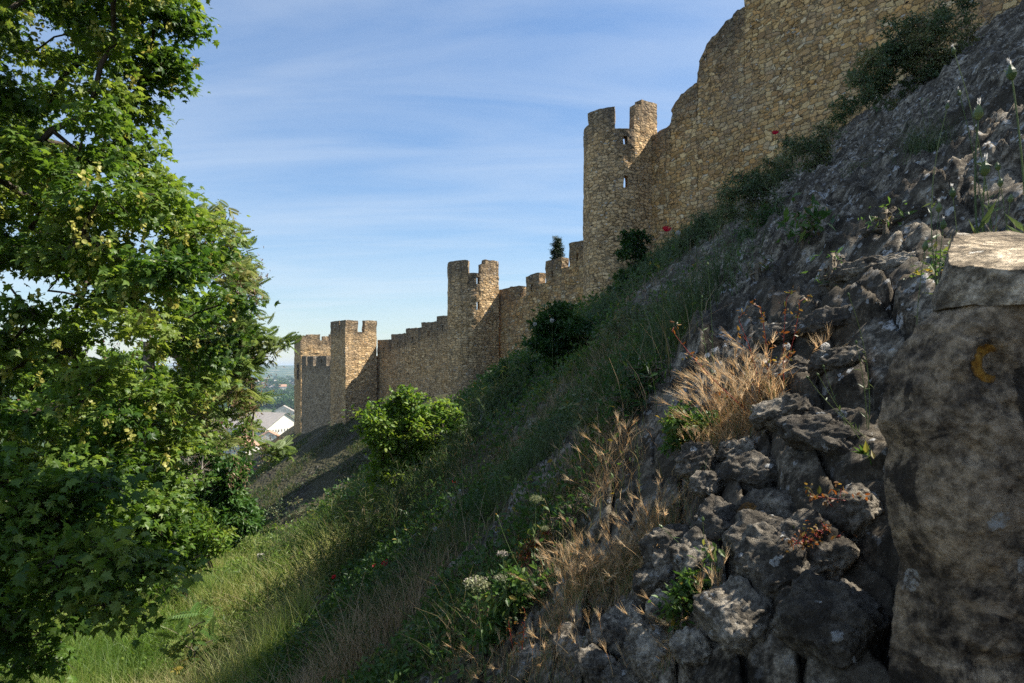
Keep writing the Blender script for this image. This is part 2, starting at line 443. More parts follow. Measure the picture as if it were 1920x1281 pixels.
def make_ground():
    th = np.concatenate([np.linspace(-150, -48, 60)[:-1], np.linspace(-48, 48, 520), np.linspace(48, 150, 60)[1:]]) * PI / 180
    r = np.concatenate([.35 * np.exp(np.arange(0, 900) * .0062), 95 * np.exp(np.arange(0, 160) * .0315)])
    r = r[(r < 93) | (r >= 95)]
    R, T = np.meshgrid(r, th, indexing='ij')
    x = (R * np.sin(T)).ravel(); y = (R * np.cos(T)).ravel()
    z = H(x, y)
    n, m = R.shape
    i = np.arange(n - 1)[:, None] * m + np.arange(m - 1)[None]
    f = np.stack([i, i + m, i + m + 1, i + 1], -1).reshape(-1, 4)
    g = Geo(); g.add(np.stack([x, y, z], -1), f)
    rm = rock_mask(x, y) * (1 - sstep(30, 45, np.hypot(x, y)))
    q2 = (x - P2[0]) * N2[0] + (y - P2[1]) * N2[1]
    scree = sstep(21, 27, y) * sstep(-.17, -.21, x / np.maximum(y, 1)) * (1 - sstep(90, 100, np.hypot(x, y))) * sstep(19, 16, q2 + 1.5 * fbm(np.stack([x, y, 0 * x], -1) * .25, 3, 5))
    return g.build('ground', M_GROUND, smooth=True, attrs={'rock': rm, 'scree': scree, 'far': sstep(95, 160, np.hypot(x, y))})

def ground_mat():
    m, nt = newmat('bank_ground')
    geo = nd(nt, 'ShaderNodeNewGeometry'); pos = geo.outputs['Position']
    n1 = nd(nt, 'ShaderNodeTexNoise', {'Vector': pos, 'Scale': 6.5, 'Detail': 10., 'Roughness': .74})
    n2 = nd(nt, 'ShaderNodeTexNoise', {'Vector': pos, 'Scale': 48., 'Detail': 6., 'Roughness': .75})
    n3 = nd(nt, 'ShaderNodeTexNoise', {'Vector': pos, 'Scale': .9, 'Detail': 5.})
    soil = ramp(nt, n1.outputs[0], [(.3, (.03, .026, .017)), (.5, (.075, .062, .038)), (.7, (.13, .105, .065))])
    soil = mix(nt, ramp(nt, n3.outputs[0], [(.4, g1(0)), (.6, g1(.7))]), soil, (.05, .065, .022))
    rock = ramp(nt, n1.outputs[0], [(.41, (.032, .026, .018)), (.49, (.125, .104, .075)), (.58, (.36, .31, .235))])
    rock = mix(nt, .85, rock, ramp(nt, n2.outputs[0], [(.36, g1(.25)), (.5, g1(.95)), (.64, g1(1.8))]), 'MULTIPLY')
    wob = nd(nt, 'ShaderNodeTexNoise', {'Vector': pos, 'Scale': 34., 'Detail': 4.})
    wv = nt.nodes.new('ShaderNodeVectorMath'); wv.operation = 'MULTIPLY_ADD'
    nt.links.new(wob.outputs['Color'], wv.inputs[0]); wv.inputs[1].default_value = (.045, .045, .045); nt.links.new(pos, wv.inputs[2])
    def plates(scale, thr, k):
        v1 = nd(nt, 'ShaderNodeTexVoronoi', {'Vector': wv.outputs[0], 'Scale': scale}, feature='F1')
        s1 = nd(nt, 'ShaderNodeSeparateColor', {0: v1.outputs['Color']})
        lm = math_(nt, 'MULTIPLY', math_(nt, 'LESS_THAN', v1.outputs['Distance'], math_(nt, 'MULTIPLY', s1.outputs[1], k)), math_(nt, 'LESS_THAN', s1.outputs[0], thr))
        return math_(nt, 'MULTIPLY', lm, ramp(nt, n2.outputs[0], [(.43, g1(0)), (.53, g1(1))])), s1
    l1, _ = plates(8., .46, .44)
    l2, _ = plates(20., .46, .46)
    dens = ramp(nt, n3.outputs[0], [(.38, g1(.1)), (.55, g1(1))])
    lm = math_(nt, 'MULTIPLY', math_(nt, 'MAXIMUM', l1, l2), dens)
    rock = mix(nt, lm, rock, (.52, .52, .50))
    om, _ = plates(4.2, .09, .40)
    rock = mix(nt, math_(nt, 'MULTIPLY', om, .8), rock, (.22, .11, .018))
    n5 = nd(nt, 'ShaderNodeTexNoise', {'Vector': pos, 'Scale': 1.6, 'Detail': 6., 'Roughness': .6})
    rock = mix(nt, ramp(nt, n5.outputs[0], [(.46, g1(0)), (.56, g1(.8))]), rock, (.055, .045, .031))
    c = mix(nt, attr(nt, 'rock'), soil, rock)
    # stone facing of the far bank, toned down in place of missing shade
    mp = nd(nt, 'ShaderNodeMapping', {'Vector': pos, 'Rotation': (0, .6, .8), 'Scale': (1, 1, 1.4)})
    vs = nd(nt, 'ShaderNodeTexVoronoi', {'Vector': mp.outputs[0], 'Scale': 3.2}, feature='F1')
    ss = nd(nt, 'ShaderNodeSeparateColor', {0: vs.outputs['Color']})
    sc = ramp(nt, ss.outputs[0], [(0, (.04, .033, .024)), (.6, (.085, .07, .052)), (.9, (.15, .135, .11)), (1, (.32, .30, .27))])
    sc = mix(nt, 1., sc, ramp(nt, vs.outputs['Distance'], [(.1, g1(1.)), (.55, g1(.3))]), 'MULTIPLY')
    nb = nd(nt, 'ShaderNodeTexNoise', {'Vector': pos, 'Scale': .35, 'Detail': 5., 'Roughness': .65})
    sc = mix(nt, ramp(nt, nb.outputs[0], [(.38, g1(.2)), (.52, g1(.9))]), sc, (.055, .052, .024))
    c = mix(nt, attr(nt, 'scree'), c, sc)
    nf = nd(nt, 'ShaderNodeTexNoise', {'Vector': pos, 'Scale': .004, 'Detail': 7., 'Roughness': .65})
    fc = ramp(nt, nf.outputs[0], [(.38, (.03, .055, .02)), (.52, (.055, .085, .03)), (.6, (.20, .17, .10)), (.7, (.06, .08, .03))])
    c = mix(nt, attr(nt, 'far'), c, fc)
    h = math_(nt, 'ADD', n1.outputs[0], math_(nt, 'MULTIPLY', n2.outputs[0], .22))
    h = math_(nt, 'SUBTRACT', h, math_(nt, 'MULTIPLY', vs.outputs['Distance'], math_(nt, 'MULTIPLY', attr(nt, 'scree'), 4.)))
    bp = nd(nt, 'ShaderNodeBump', {'Height': h, 'Strength': 1., 'Distance': .04})
    surf(nt, c, .95, bp.outputs[0], .2)
    return m
M_GROUND = ground_mat()
ground = make_ground(); ground['kind'] = 'structure'

# ---------------------------------------------------------------- masonry
def solid(g, tops, O, du, dn, u0, u1, n0, n1, z0, z1, res=.22, zt=None, curve=None, topspan=2.2, cap=True, rough=.05):
    """a block of masonry as six gridded faces; z0, z1 may be functions of u. The grid is roughened so no edge stays ruled."""
    f0 = z0 if callable(z0) else (lambda u: np.full(np.shape(u), z0)); f1 = z1 if callable(z1) else (lambda u: np.full(np.shape(u), z1))
    zmid = float(np.mean(f1(np.array([(u0 + u1) / 2])) - f0(np.array([(u0 + u1) / 2]))))
    nu = max(1, int(round((u1 - u0) / res))); nn = max(1, int(round((n1 - n0) / (res * 1.3)))); nz = max(1, int(round(zmid / res)))
    def face(fu, fn, fz, A, B, flip):
        a, b = np.meshgrid(np.linspace(0, 1, A + 1), np.linspace(0, 1, B + 1), indexing='ij')
        a = a.ravel(); b = b.ravel()
        u, n, t = fu(a, b), fn(a, b), fz(a, b)
        lo, hi = f0(u), f1(u); z = lo + (hi - lo) * t
        ref = hi if zt is None else np.full(u.shape, zt)
        top = np.clip(1 - (ref - z) / topspan, 0, 1)
        if curve is not None:
            xy = curve(u, n)
        else:
            xy = O[None] + u[:, None] * du[None] + n[:, None] * dn[None]
        i = np.arange(A)[:, None] * (B + 1) + np.arange(B)[None]
        q = np.stack([i, i + B + 1, i + B + 2, i + 1], -1).reshape(-1, 4)
        if flip: q = q[:, ::-1]
        p = np.concatenate([xy, z[:, None]], 1)
        # rounding: pull corners in near the edges in proportion to noise
        e = rough
        dsp = np.stack([fbm(p * 1.3, 3, 101), fbm(p * 1.3 + 40, 3, 102), fbm(p * 1.3 + 80, 3, 103)], -1) * e * 1.3
        dsp += np.stack([vnoise(p * 4.3, 104), vnoise(p * 4.3 + 40, 105), vnoise(p * 4.3 + 9, 106)], -1) * e * .8
        g.add(p + dsp, q); tops.append(top)
    face(lambda a, b: u0 + (u1 - u0) * a, lambda a, b: n1 + 0 * a, lambda a, b: b, nu, nz, False)
    face(lambda a, b: u0 + (u1 - u0) * a, lambda a, b: n0 + 0 * a, lambda a, b: b, nu, nz, True)
    face(lambda a, b: u0 + 0 * a, lambda a, b: n0 + (n1 - n0) * a, lambda a, b: b, nn, nz, False)
    face(lambda a, b: u1 + 0 * a, lambda a, b: n0 + (n1 - n0) * a, lambda a, b: b, nn, nz, True)
    if cap:
        face(lambda a, b: u0 + (u1 - u0) * a, lambda a, b: n0 + (n1 - n0) * b, lambda a, b: 1 + 0 * a, nu, nn, True)
        face(lambda a, b: u0 + (u1 - u0) * a, lambda a, b: n0 + (n1 - n0) * b, lambda a, b: 0 * a, nu, nn, False)

def hole_block(g, tops, O, du, dn, u0, u1, n0, n1, z0, z1, hu0, hu1, hz0, hz1, **k):
    """a block with a loophole right through it"""
    f0 = z0 if callable(z0) else (lambda u: np.full(np.shape(u), z0)); f1 = z1 if callable(z1) else (lambda u: np.full(np.shape(u), z1))
    zt = float(np.max(f1(np.array([u0, u1]))))
    solid(g, tops, O, du, dn, u0, hu0, n0, n1, z0, z1, zt=zt, **k)
    solid(g, tops, O, du, dn, hu1, u1, n0, n1, z0, z1, zt=zt, **k)
    solid(g, tops, O, du, dn, hu0, hu1, n0, n1, z0, hz0, zt=zt, **k)
    solid(g, tops, O, du, dn, hu0, hu1, n0, n1, hz1, z1, zt=zt, **k)

def curtain(name, label, O, du, dn, bays, mat, thick=1.5, res=.22, par=.55, base=None, rough=.05):
    """bays: (u0, u1, u_end_of_gap, merlon_top_start, merlon_top_end, sill_z, loop) along the wall"""
    g = Geo(); tops = []
    for (u0, u1, ug, za, zb, sill, loop) in bays:
        um = (u0 + ug) / 2
        xy = O + du * um
        lo = float(bank(xy[0] + dn[0] * .6, xy[1] + dn[1] * .6)) - 2.4 if base is None else base
        solid(g, tops, O, du, dn, u0, ug, -thick, 0., lo, sill, res=res, zt=max(za, zb), topspan=2.6)
        def top_line(u, a=za, b=zb, c=u0, d=u1):
            t = np.clip((np.asarray(u, float) - c) / (d - c), 0, 1)
            if abs(a - b) <= .5: return a + (b - a) * t
            z = a + (b - a) * np.sin(PI / 2 * t) ** .85 + .16 * fbm(np.stack([np.asarray(u, float) * 2.6, 0 * t, 0 * t], -1).reshape(-1, 3), 3, 5).reshape(np.shape(u))
            return z
        f1 = top_line
        if loop:
            c = (u0 + u1) / 2 + loop * .1; zz = sill + .25
            hole_block(g, tops, O, du, dn, u0, u1, -par, -.003, sill - .02, f1, c - .1, c + .1, zz, zz + .45, res=res, topspan=2.6)
        else:
            solid(g, tops, O, du, dn, u0, u1, -par, -.003, sill - .02, f1, res=res, topspan=2.6, rough=rough)
    o = g.build(name, mat, attrs={'top': np.concatenate(tops)})
    return tag(o, label, 'wall', 'curtain wall sections of the castle')

XY = lambda a: np.array([a[0], a[1]])
# near section, climbing to the right out of the frame: u runs towards the viewer
def near_bays():
    b = [(-1.2, 1.7, 1.71, 11.4, 12.1, 10.6, 0),
         (1.72, 3.42, 3.43, 12.85, 13.6, 11.8, 0),
         (3.45, 6.02, 6.03, 14.6, 16.0, 13.4, 0)]
    u = 6.05
    while u < 30.2:
        e = u + 1.7; gz = u + 2.35
        zt = np.interp(u + .9, *NEAR_TOPS) + .3 + .25 * math.sin(u * 3.1)
        b.append((u, e, gz, zt, zt + .35, zt - 1.2, 0))
        u = gz
    # two unseen tall bays added for shade, the low tops between them admit sun
    b.append((u, 34.4, 34.42, 34.5, 34.6, 31., 0))
    for (u0, u1, za) in SUN_GAP: b.append((u0, u1, u1 + .02, za, za + .1, za - 1.6, 0))
    b.append((38.6, 42., 42.02, 35.6, 35.6, 33., 0))
    return b
NEAR_TOPS = ([6, 8, 14, 19.2, 21.9, 22.3, 23.4, 23.8, 25.5, 27, 28, 31.5], [17.3, 18.2, 20.7, 22.9, 24.4, 23.2, 23.5, 25.2, 26.1, 27.2, 27.8, 30.2])  # tops beyond the frame, shaped to set where the wall's shadow ends
SUN_GAP = [(34.42, 34.8, 30.6), (34.82, 35.3, 29.9), (35.32, 35.65, 30.4), (35.67, 36.05, 30.0), (36.07, 36.45, 30.7), (36.47, 36.9, 30.2), (36.92, 37.6, 31.0), (37.62, 38.58, 31.4)]  # unseen low wall tops, added to let sun onto the near rocks
curtain('curtain_wall', 'tall ochre rubble wall climbing out of the frame at upper right', W3, -WD, WN, near_bays(), M_WALL_NEAR, res=.16, rough=.085)

mid_b = []
vs = [3.2, 5.5, 7.85, 10.2, 12.35, 14.6]
for k in range(5):
    v0, v1 = vs[k], vs[k + 1] + (1.7 if k == 4 else 0)
    zt = [8.35, 7.58, 6.82, 6.1, 5.48][k]
    # the gap lies on the far end of each merlon
    mid_b.append((v0, (v1 - .68) if k < 4 else v1 - .02, v1, zt + .06, zt, zt - [1.5, 1.4, 1.4, 1.35, 1.3][k], 1 if k else 0))
curtain('curtain_wall', 'stepped crenellated wall between the two round towers', W3 - WN * .75, WD, WN, mid_b, M_WALL_NEAR, res=.18)

O2 = P2 - N2 * .9
fb = []
pxs = [(818, 838, 593), (790, 822, 604), (761, 789, 615), (733, 760, 626), (708, 732, 637)]
def s_at(px):
    k = (px - CX) / FPX
    return (k * O2[1] - O2[0]) / (D2[0] - k * D2[1])
for (xl, xr, yt) in pxs:
    sr, sl = s_at(xr), s_at(xl)
    Ym = O2[1] + D2[1] * (sr + sl) / 2
    zt = (HY - yt) / FPX * Ym
    gap = .8
    fb.append((sr if xr < 835 else sr - .45, sl - .0, sl + gap if xl > 710 else sl + .9, zt, zt, zt - 1.4, 1))
fb = [(a, b, (fb[i + 1][0] if i + 1 < len(fb) else b + 1.2), c, d, e, f) for i, (a, b, _, c, d, e, f) in enumerate(fb)]
curtain('curtain_wall', 'low crenellated wall between square tower and farther round tower', O2, D2, N2, fb, M_WALL_FAR, res=.2)

# ---- round-fronted open towers
def round_tower(name, label, C, R, th, zb, crenels, slits, back, mat, res=.2):
    """U-shaped shell: half round front, straight sides running back into the wall.
    crenels: list of (a0, a1, ztop) along the arc length; slits: (arc position, z0, z1)"""
    g = Geo(); tops = []
    n, d = WN, WD
    L = PI * R
    # arc coordinate: 0..back = near side (towards the viewer) from the rear, then the half round, then the far side
    def curve(u, nn):
        u = np.asarray(u, float)
        out = np.zeros(u.shape + (2,))
        for k in range(len(u)):
            uu, r = u[k], R + nn[k]
            if uu < back: p = C + (-d) * r + (-n) * (back - uu)
            elif uu > back + L: p = C + d * r + (-n) * (uu - back - L)
            else:
                a = (uu - back) / R
                p = C + r * (-d * math.cos(a) + n * math.sin(a))
            out[k] = p
        return out
    for (a0, a1, zt) in crenels:
        cuts = [s for s in slits if a0 < s[0] < a1]
        if not cuts:
            solid(g, tops, None, None, None, a0, a1, -th, 0., zb, zt, res=res, curve=curve, topspan=2.4, rough=.035); continue
        s = cuts[0][0]
        for (p0, p1) in ((a0, s - .1), (s + .1, a1)):
            solid(g, tops, None, None, None, p0, p1, -th, 0., zb, zt, res=res, curve=curve, topspan=2.4, rough=.035)
        z = zb
        for (_, h0, h1) in sorted(cuts, key=lambda c: c[1]):
            solid(g, tops, None, None, None, s - .1, s + .1, -th, 0., z, h0, res=res, curve=curve, zt=zt, topspan=2.4, rough=.02); z = h1
        solid(g, tops, None, None, None, s - .1, s + .1, -th, 0., z, zt, res=res, curve=curve, zt=zt, topspan=2.4, rough=.02)
    o = g.build(name, mat, attrs={'top': np.concatenate(tops)})
    return tag(o, label, 'tower', 'towers of the castle wall')

def arc_of(px, C, R, back):
    """arc length on the visible front where the line of sight px meets the shell"""
    k = (px - CX) / FPX
    best = None
    for a in np.linspace(0, PI, 400):
        p = C + R * (-WD * math.cos(a) + WN * math.sin(a))
        e = abs(p[0] / p[1] - k)
        t = np.array([WD[0] * 0, 0])
        nrm_ = p - C
        if nrm_ @ (-p) > 0 and (best is None or e < best[0]): best = (e, a)
    return back + best[1] * R
def far_arc(px, C, R, back, th):
    """where the same line of sight leaves through the far side of the shell"""
    k = (px - CX) / FPX; best = None
    for a in np.linspace(0, PI, 400):
        p = C + (R - th) * (-WD * math.cos(a) + WN * math.sin(a))
        if (p - C) @ (-p) < 0:
            e = abs(p[0] / p[1] - k)
            if best is None or e < best[0]: best = (e, back + a * R)
    for s in np.linspace(0, back, 100):
        p = C + WD * (R - th) - WN * s
        e = abs(p[0] / p[1] - k)
        if best is None or e < best[0]: best = (e, back + PI * R + s)
    return best[1]

def tower_round(name, label, C, R, pxl, tops_px, floor_py, slit_px, slit_py, zb):
    th, back = .5, 1.1
    Yc = C[1] - 1.2
    z = lambda py, Y=Yc: (HY - py) / FPX * Y
    a_gap1, a_gap0 = arc_of(pxl[0], C, R, back), arc_of(pxl[1], C, R, back)     # left and right edge of the gap
    sl = arc_of(slit_px, C, R, back); fl = far_arc(slit_px, C, R, back, th)
    end = 2 * back + PI * R
    zr, zl, zll = z(tops_px[0]), z(tops_px[1]), z(tops_px[2])
    slits = [(sl, z(a), z(b)) for a, b in slit_py]
    far_sl = [(fl, (HY - b) / FPX * (C[1] + 1.), (HY - a) / FPX * (C[1] + 1.)) for a, b in slit_py]
    slits = [(sl, z(b), z(a)) for a, b in slit_py]
    zf = z(floor_py)
    a_l = arc_of(pxl[2], C, R, back)
    cr = [(0., back + .02, zr), (back + .02, a_gap0, zr - .33), (a_gap0, a_gap1, zf), (a_gap1, a_l, zl), (a_l, min(a_l + .7, fl - .5), zll), ]
    f0 = cr[-1][1]
    farw = [(f0, end, zf + .2)]
    for s in far_sl: pass
    cr += farw
    # the sill of the gap holds the slits; widen it so both slits sit inside one stretch
    if not (a_gap0 < sl < a_gap1):
        cr[1] = (back + .02, min(a_gap0, sl - .3), zr - .33); cr[2] = (min(a_gap0, sl - .3), a_gap1, zf)
    allsl = slits + [(fl, a - .35, b + .5) for (_, a, b) in far_sl]
    return round_tower(name, label, C, R, th, zb, cr, allsl, back, M_TOWER)

C3 = np.array([5.55, 36.0]); C2 = np.array([-2.82, 48.5])
tower_round('round_tower', 'nearest tall round tower with a wide gap in its battlements', C3, 1.78, (1153, 1190, 1103), (190, 207, 229), 248, 1173, [(262, 278), (335, 357)], .5)
tower_round('round_tower', 'farther round tower halfway along the wall with two narrow slits', C2, 1.75, (878, 902, 840), (488, 490, 492), 514, 896.5, [(521, 534), (567, 582)], -5.)

# ---- square towers
def box_tower(name, label, cor, da, db, la, lb, zb, merl_a, merl_b, ztop, zsill, mat, th=.5, window=None, res=.22, loops=False):
    """cor: outer corner nearest the viewer; da runs along the outer face (away), db along the viewer-side face (towards the castle)"""
    da, db = nrm(da), nrm(db)
    g = Geo(); tops = []
    solid(g, tops, cor, da, db, 0, la, 0, lb, zb, zsill, res=res, zt=ztop, topspan=2.4)
    for (a0, a1, zt) in merl_a:      # outer face parapet
        if loops and a1 - a0 > .6:
            hole_block(g, tops, cor, da, db, a0, a1, .003, th, zsill - .02, zt, (a0 + a1) / 2 - .09, (a0 + a1) / 2 + .09, zsill + .25, zsill + .55, res=res)
        else: solid(g, tops, cor, da, db, a0, a1, .003, th, zsill - .02, zt, res=res)
        if lb > 4: solid(g, tops, cor, da, db, a0, a1, lb - th, lb - .003, zsill - .02, zt, res=res)
    for (b0, b1, zt) in merl_b:
        solid(g, tops, cor, da, db, .003, th, max(b0, th + .01), min(b1, lb - (th if lb > 4 else 0) - .01), zsill - .02, zt, res=res)
        if b0 > 1.6: solid(g, tops, cor, da, db, la - th, la - .003, max(b0, th + .01), min(b1, lb - th - .01), zsill - .02, zt, res=res)
    o = g.build(name, mat, attrs={'top': np.concatenate(tops)})
    return tag(o, label, 'tower', 'towers of the castle wall')

zt = lambda py, Y: (HY - py) / FPX * Y
# slim square tower, corner seen at px 648
c1 = at(648, 690, 57.6)[:2]
ta = nrm([-.60, .80]); tb = nrm([.80, .60])
box_tower('square_tower', 'slim square tower with a diagonal shadow across its lit side', c1, ta, tb, 3.3, 2.85, -9.,
          [(0, 1.3, zt(600, 57.6)), (1.44, 3.3, zt(602, 59))], [(.5, 1.1, zt(600, 57.6)), (1.72, 2.85, zt(601, 59))], zt(600, 57.6), zt(622, 58), M_WALL_FAR)
# the side parapet closes at the castle end
g_ = None
# big far tower at the corner of the castle, corner seen at px 564
c0 = at(564, 690, 72.)[:2]
fa = nrm([-.42, .90]); fbv = nrm([.90, .42])
T0 = box_tower('corner_tower', 'big square corner tower farthest down the hill with barred window', c0, fa, fbv, 5.2, 7.5, -14.,
          [(0, 2.9, zt(629, 72)), (3.3, 5.2, zt(629, 74))], [(.5, 2.0, zt(627, 72)), (3.0, 7.0, zt(628, 74)) ], zt(628, 72), zt(638, 72), M_WALL_FAR, th=.6)
gw = Geo(); wt = []
p = c0 + fa * 1.5 - fbv * .03
solid(gw, wt, p, fa, fbv, 0, .95, 0, .12, zt(712, 73), zt(685, 73), res=.3, rough=.01)
w = gw.build('window', M_BLACK, T0, attrs={'top': np.concatenate(wt)})
gw = Geo(); wt = []
for a0, a1, z0, z1 in ((-.18, 0, 712, 685), (.95, 1.13, 712, 685)):
    solid(gw, wt, p, fa, fbv, a0, a1, -.05, .1, zt(z0, 73), zt(z1, 73), res=.3, rough=.01)
solid(gw, wt, p, fa, fbv, -.18, 1.13, -.06, .1, zt(685, 73) + .002, zt(681, 73), res=.3, rough=.01)
gw.build('frame', M_GREYWALL, w, attrs={'top': np.concatenate(wt)})
# lower outer wall in front of the corner tower
cl = at(565.5, 690, 70.3)[:2]
da = nrm(at(622, 690, 62.5)[:2] - cl); dnn = np.array([da[1], -da[0]])
bl = []
Ll = np.linalg.norm(at(622, 690, 62.5)[:2] - cl)
def ul(px):
    k = (px - CX) / FPX
    return (k * cl[1] - cl[0]) / (da[0] - k * da[1])
mer = [(565, 574, 668), (577, 587, 668), (592.5, 612, 668), (617, 624, 675)]
for i, (a, b, y) in enumerate(mer):
    u0, u1 = ul(a), ul(b); ug = ul(mer[i + 1][0]) if i + 1 < len(mer) else u1 + .5
    Ym = cl[1] + da[1] * (u0 + u1) / 2
    bl.append((u0, u1, ug, zt(y, Ym), zt(y, Ym), zt(686, Ym), .01 if i == 2 else 0))
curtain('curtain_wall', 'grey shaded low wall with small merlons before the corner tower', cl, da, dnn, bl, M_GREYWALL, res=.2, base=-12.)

# ================================================================ vegetation kit
# maple leaf, five lobes, slightly cupped
_ml = [(0, 0, 0), (.10, .02, .02), (.34, .02, -.05), (.22, .16, .02), (.52, .34, -.08), (.28, .40, .03), (.30, .56, 0), (.14, .58, .03), (0, .98, -.10)]
_mr = [(-a, b, c) for a, b, c in _ml[1:-1]][::-1]
MAPLE_V = np.array([(0, .36, .05)] + _ml + _mr)
_k = len(MAPLE_V) - 1
MAPLE_F = np.array([(0, i + 1, (i + 1) % _k + 1) for i in range(_k)])
# pointed oval leaf, folded along the midrib
OVAL_V = np.array([(0, 0, 0), (.22, .3, .06), (.2, .62, .05), (0, 1, -.06), (-.2, .62, .05), (-.22, .3, .06), (0, .45, 0)])
OVAL_F = np.array([(0, 1, 6), (1, 2, 6), (2, 3, 6), (3, 4, 6), (4, 5, 6), (5, 0, 6)])
LANCE_V = np.array([(0, 0, 0), (.10, .35, .03), (0, 1, -.08), (-.10, .35, .03)])
LANCE_F = np.array([(0, 1, 2), (0, 2, 3)])
ROUND_V = np.array([(0, 0, 0)] + [(.45 * math.sin(a), .5 - .5 * math.cos(a), .05 * math.cos(2 * a)) for a in np.linspace(.5, 2 * PI - .5, 8)])
ROUND_F = np.array([(0, i, i + 1) for i in range(1, 8)])
def pinnate(n=9, drop=.25):
    V, F = [], []
    def add(p, d, l, w):
        k = len(V); d = nrm(d); s = np.array([-d[1], d[0], 0.]) * w
        V.extend([p, p + d * l * .4 + s + (0, 0, .012), p + d * l - np.array([0, 0, .05]), p + d * l * .4 - s + (0, 0, .012)])
        F.extend([(k, k + 1, k + 2), (k, k + 2, k + 3)])
    for i in range(n):
        t = .18 + .8 * i / n
        p = np.array([0, t, -drop * t * t])
        l = .30 * math.sin(PI * (.25 + .62 * i / n))
        for sg in (-1, 1): add(p, np.array([sg, .42, -.1]), l, .062)
    add(np.array([0, .98, -drop]), np.array([0, 1., -.2]), .2, .042)
    k = len(V); V.extend([np.array([-.008, 0, 0]), np.array([.008, 0, 0]), np.array([0, 1, -drop])]); F.append((k, k + 1, k + 2))
    return np.array(V), np.array(F)
PIN_V, PIN_F = pinnate()

def leaves(g, tv, tf, pos, dirs, size, up=.6, var=None, mat=0, tilt=.5):
    N = len(pos)
    if N == 0: return
    Z = nrm(np.array([0, 0, 1.]) * up + rng.normal(size=(N, 3)) * tilt)
    v = rng.random(N) if var is None else np.clip(var + rng.normal(size=N) * .16, 0, 1)
    inst(g, tv, tf, pos, frames(dirs, Z), size * rng.uniform(.5, 1.3, N), v, mat)

class Skeleton:
    """grows limbs from a trunk to every leaf clump; limbs thicken with what they carry"""
    def __init__(s, path):
        s.P = [np.array(p, float) for p in path]; s.par = list(range(-1, len(path) - 1)); s.load = [0] * len(path); s.root = s.P[0]
    def grow(s, target, sag=.15, steps=5):
        A = np.array(s.P); d = np.linalg.norm(A - target, axis=1)
        cost = d + .25 * np.maximum(0, A[:, 2] - target[2] + .2) + .02 * np.linalg.norm(A - s.root, axis=1)
        i = int(np.argmin(cost)); a = s.P[i]; L = d[i]
        if L < .02: return
        k = i
        n = max(2, int(min(steps, L / .25)))
        for t in np.linspace(0, 1, n + 1)[1:]:
            p = a + (target - a) * t + np.array([0, 0, 1]) * sag * L * math.sin(PI * t) + (rng.normal(size=3) * .05 * L if t < 1 else 0)
            s.P.append(p); s.par.append(k); s.load.append(0); k = len(s.P) - 1
        s.load[k] += 1
    def mesh(s, g, rmax, rmin=.006, sides=6, expo=.5):
        load = s.load[:]
        for i in range(len(s.P) - 1, 0, -1): load[s.par[i]] += load[i]
        tot = max(load[0], 1)
        r = [max(rmin, rmax * (l / tot) ** expo) for l in load]
        ch = {}
        for i, p in enumerate(s.par): ch.setdefault(p, []).append(i)
        def chain(start, parent):
            path = [parent] if parent >= 0 else []
            i = start
            while True:
                path.append(i)
                c = ch.get(i, [])
                if not c: break
                c = sorted(c, key=lambda j: -load[j])
                for o in c[1:]: stack.append((o, i))
                i = c[0]
            return path
        stack = [(0, -1)]
        while stack:
            st, pa = stack.pop()
            path = chain(st, pa)
            if len(path) < 2: continue
            P = np.array([s.P[j] for j in path]); R = np.array([r[j] for j in path])
            if pa >= 0: R[0] = min(R[0], R[1] * 1.25)
            tubes(g, P, R, sides if R[0] > .03 else 4)

def clump_twigs(c, r, n, flat=.5, droop=.0, out=None):
    d = rdir(n); d[:, 2] = d[:, 2] * flat + .12
    if out is not None: d = d + out * .6
    d = nrm(d); L = r * rng.uniform(.6, 1.1, n)
    t = np.linspace(0, 1, 4)[None, :, None]
    P = c[None, None] + d[:, None] * L[:, None, None] * t
    P[:, :, 2] -= droop * L[:, None] * (t[..., 0] ** 2)
    return P

def leafy_crown(gl, gt, clumps, tv, tf, per, size, ntw=7, flat=.5, droop=.25, up=.7, tilt=.45, twr=.004, spread=.09, hue=None, dens=1.):
    for i, (x, y, z, r) in enumerate(clumps):
        P = clump_twigs(np.array([x, y, z]), r, ntw, flat, droop)
        if gt is not None:
            tubes(gt, P, np.tile(np.array([twr * 1.4, twr * 1.1, twr * .8, twr * .4]), (ntw, 1)), 3)
        n = int(per * (r ** 1.5) / .2 * dens)
        k = rng.integers(0, ntw, n); t = rng.uniform(.1, 1., n) ** .7 * 3
        a = np.minimum(t.astype(int), 2); f = (t - a)[:, None]
        pos = P[k, a] * (1 - f) + P[k, a + 1] * f + rng.normal(size=(n, 3)) * spread * np.array([1, 1, .6])
        dr = nrm(P[k, 3] - P[k, 0]) + rng.normal(size=(n, 3)) * .7; dr[:, 2] -= .35
        v = (rng.random() if hue is None else hue[i])
        leaves(gl, tv, tf, pos, dr, size, up, np.full(n, .12 + .72 * v), 0, tilt)

def poly_pts(poly, n, y0, y1, hole=None):
    poly = np.array(poly, float); out = []
    lo, hi = poly.min(0), poly.max(0)
    while len(out) < n:
        p = lo + (hi - lo) * rng.random(2)
        x, y = p; ins = False; j = len(poly) - 1
        for i in range(len(poly)):
            if (poly[i, 1] > y) != (poly[j, 1] > y) and x < (poly[j, 0] - poly[i, 0]) * (y - poly[i, 1]) / (poly[j, 1] - poly[i, 1]) + poly[i, 0]: ins = not ins
            j = i
        if ins and not (hole and hole(x, y)): out.append(at(x, y, rng.uniform(y0, y1)))
    return np.array(out)

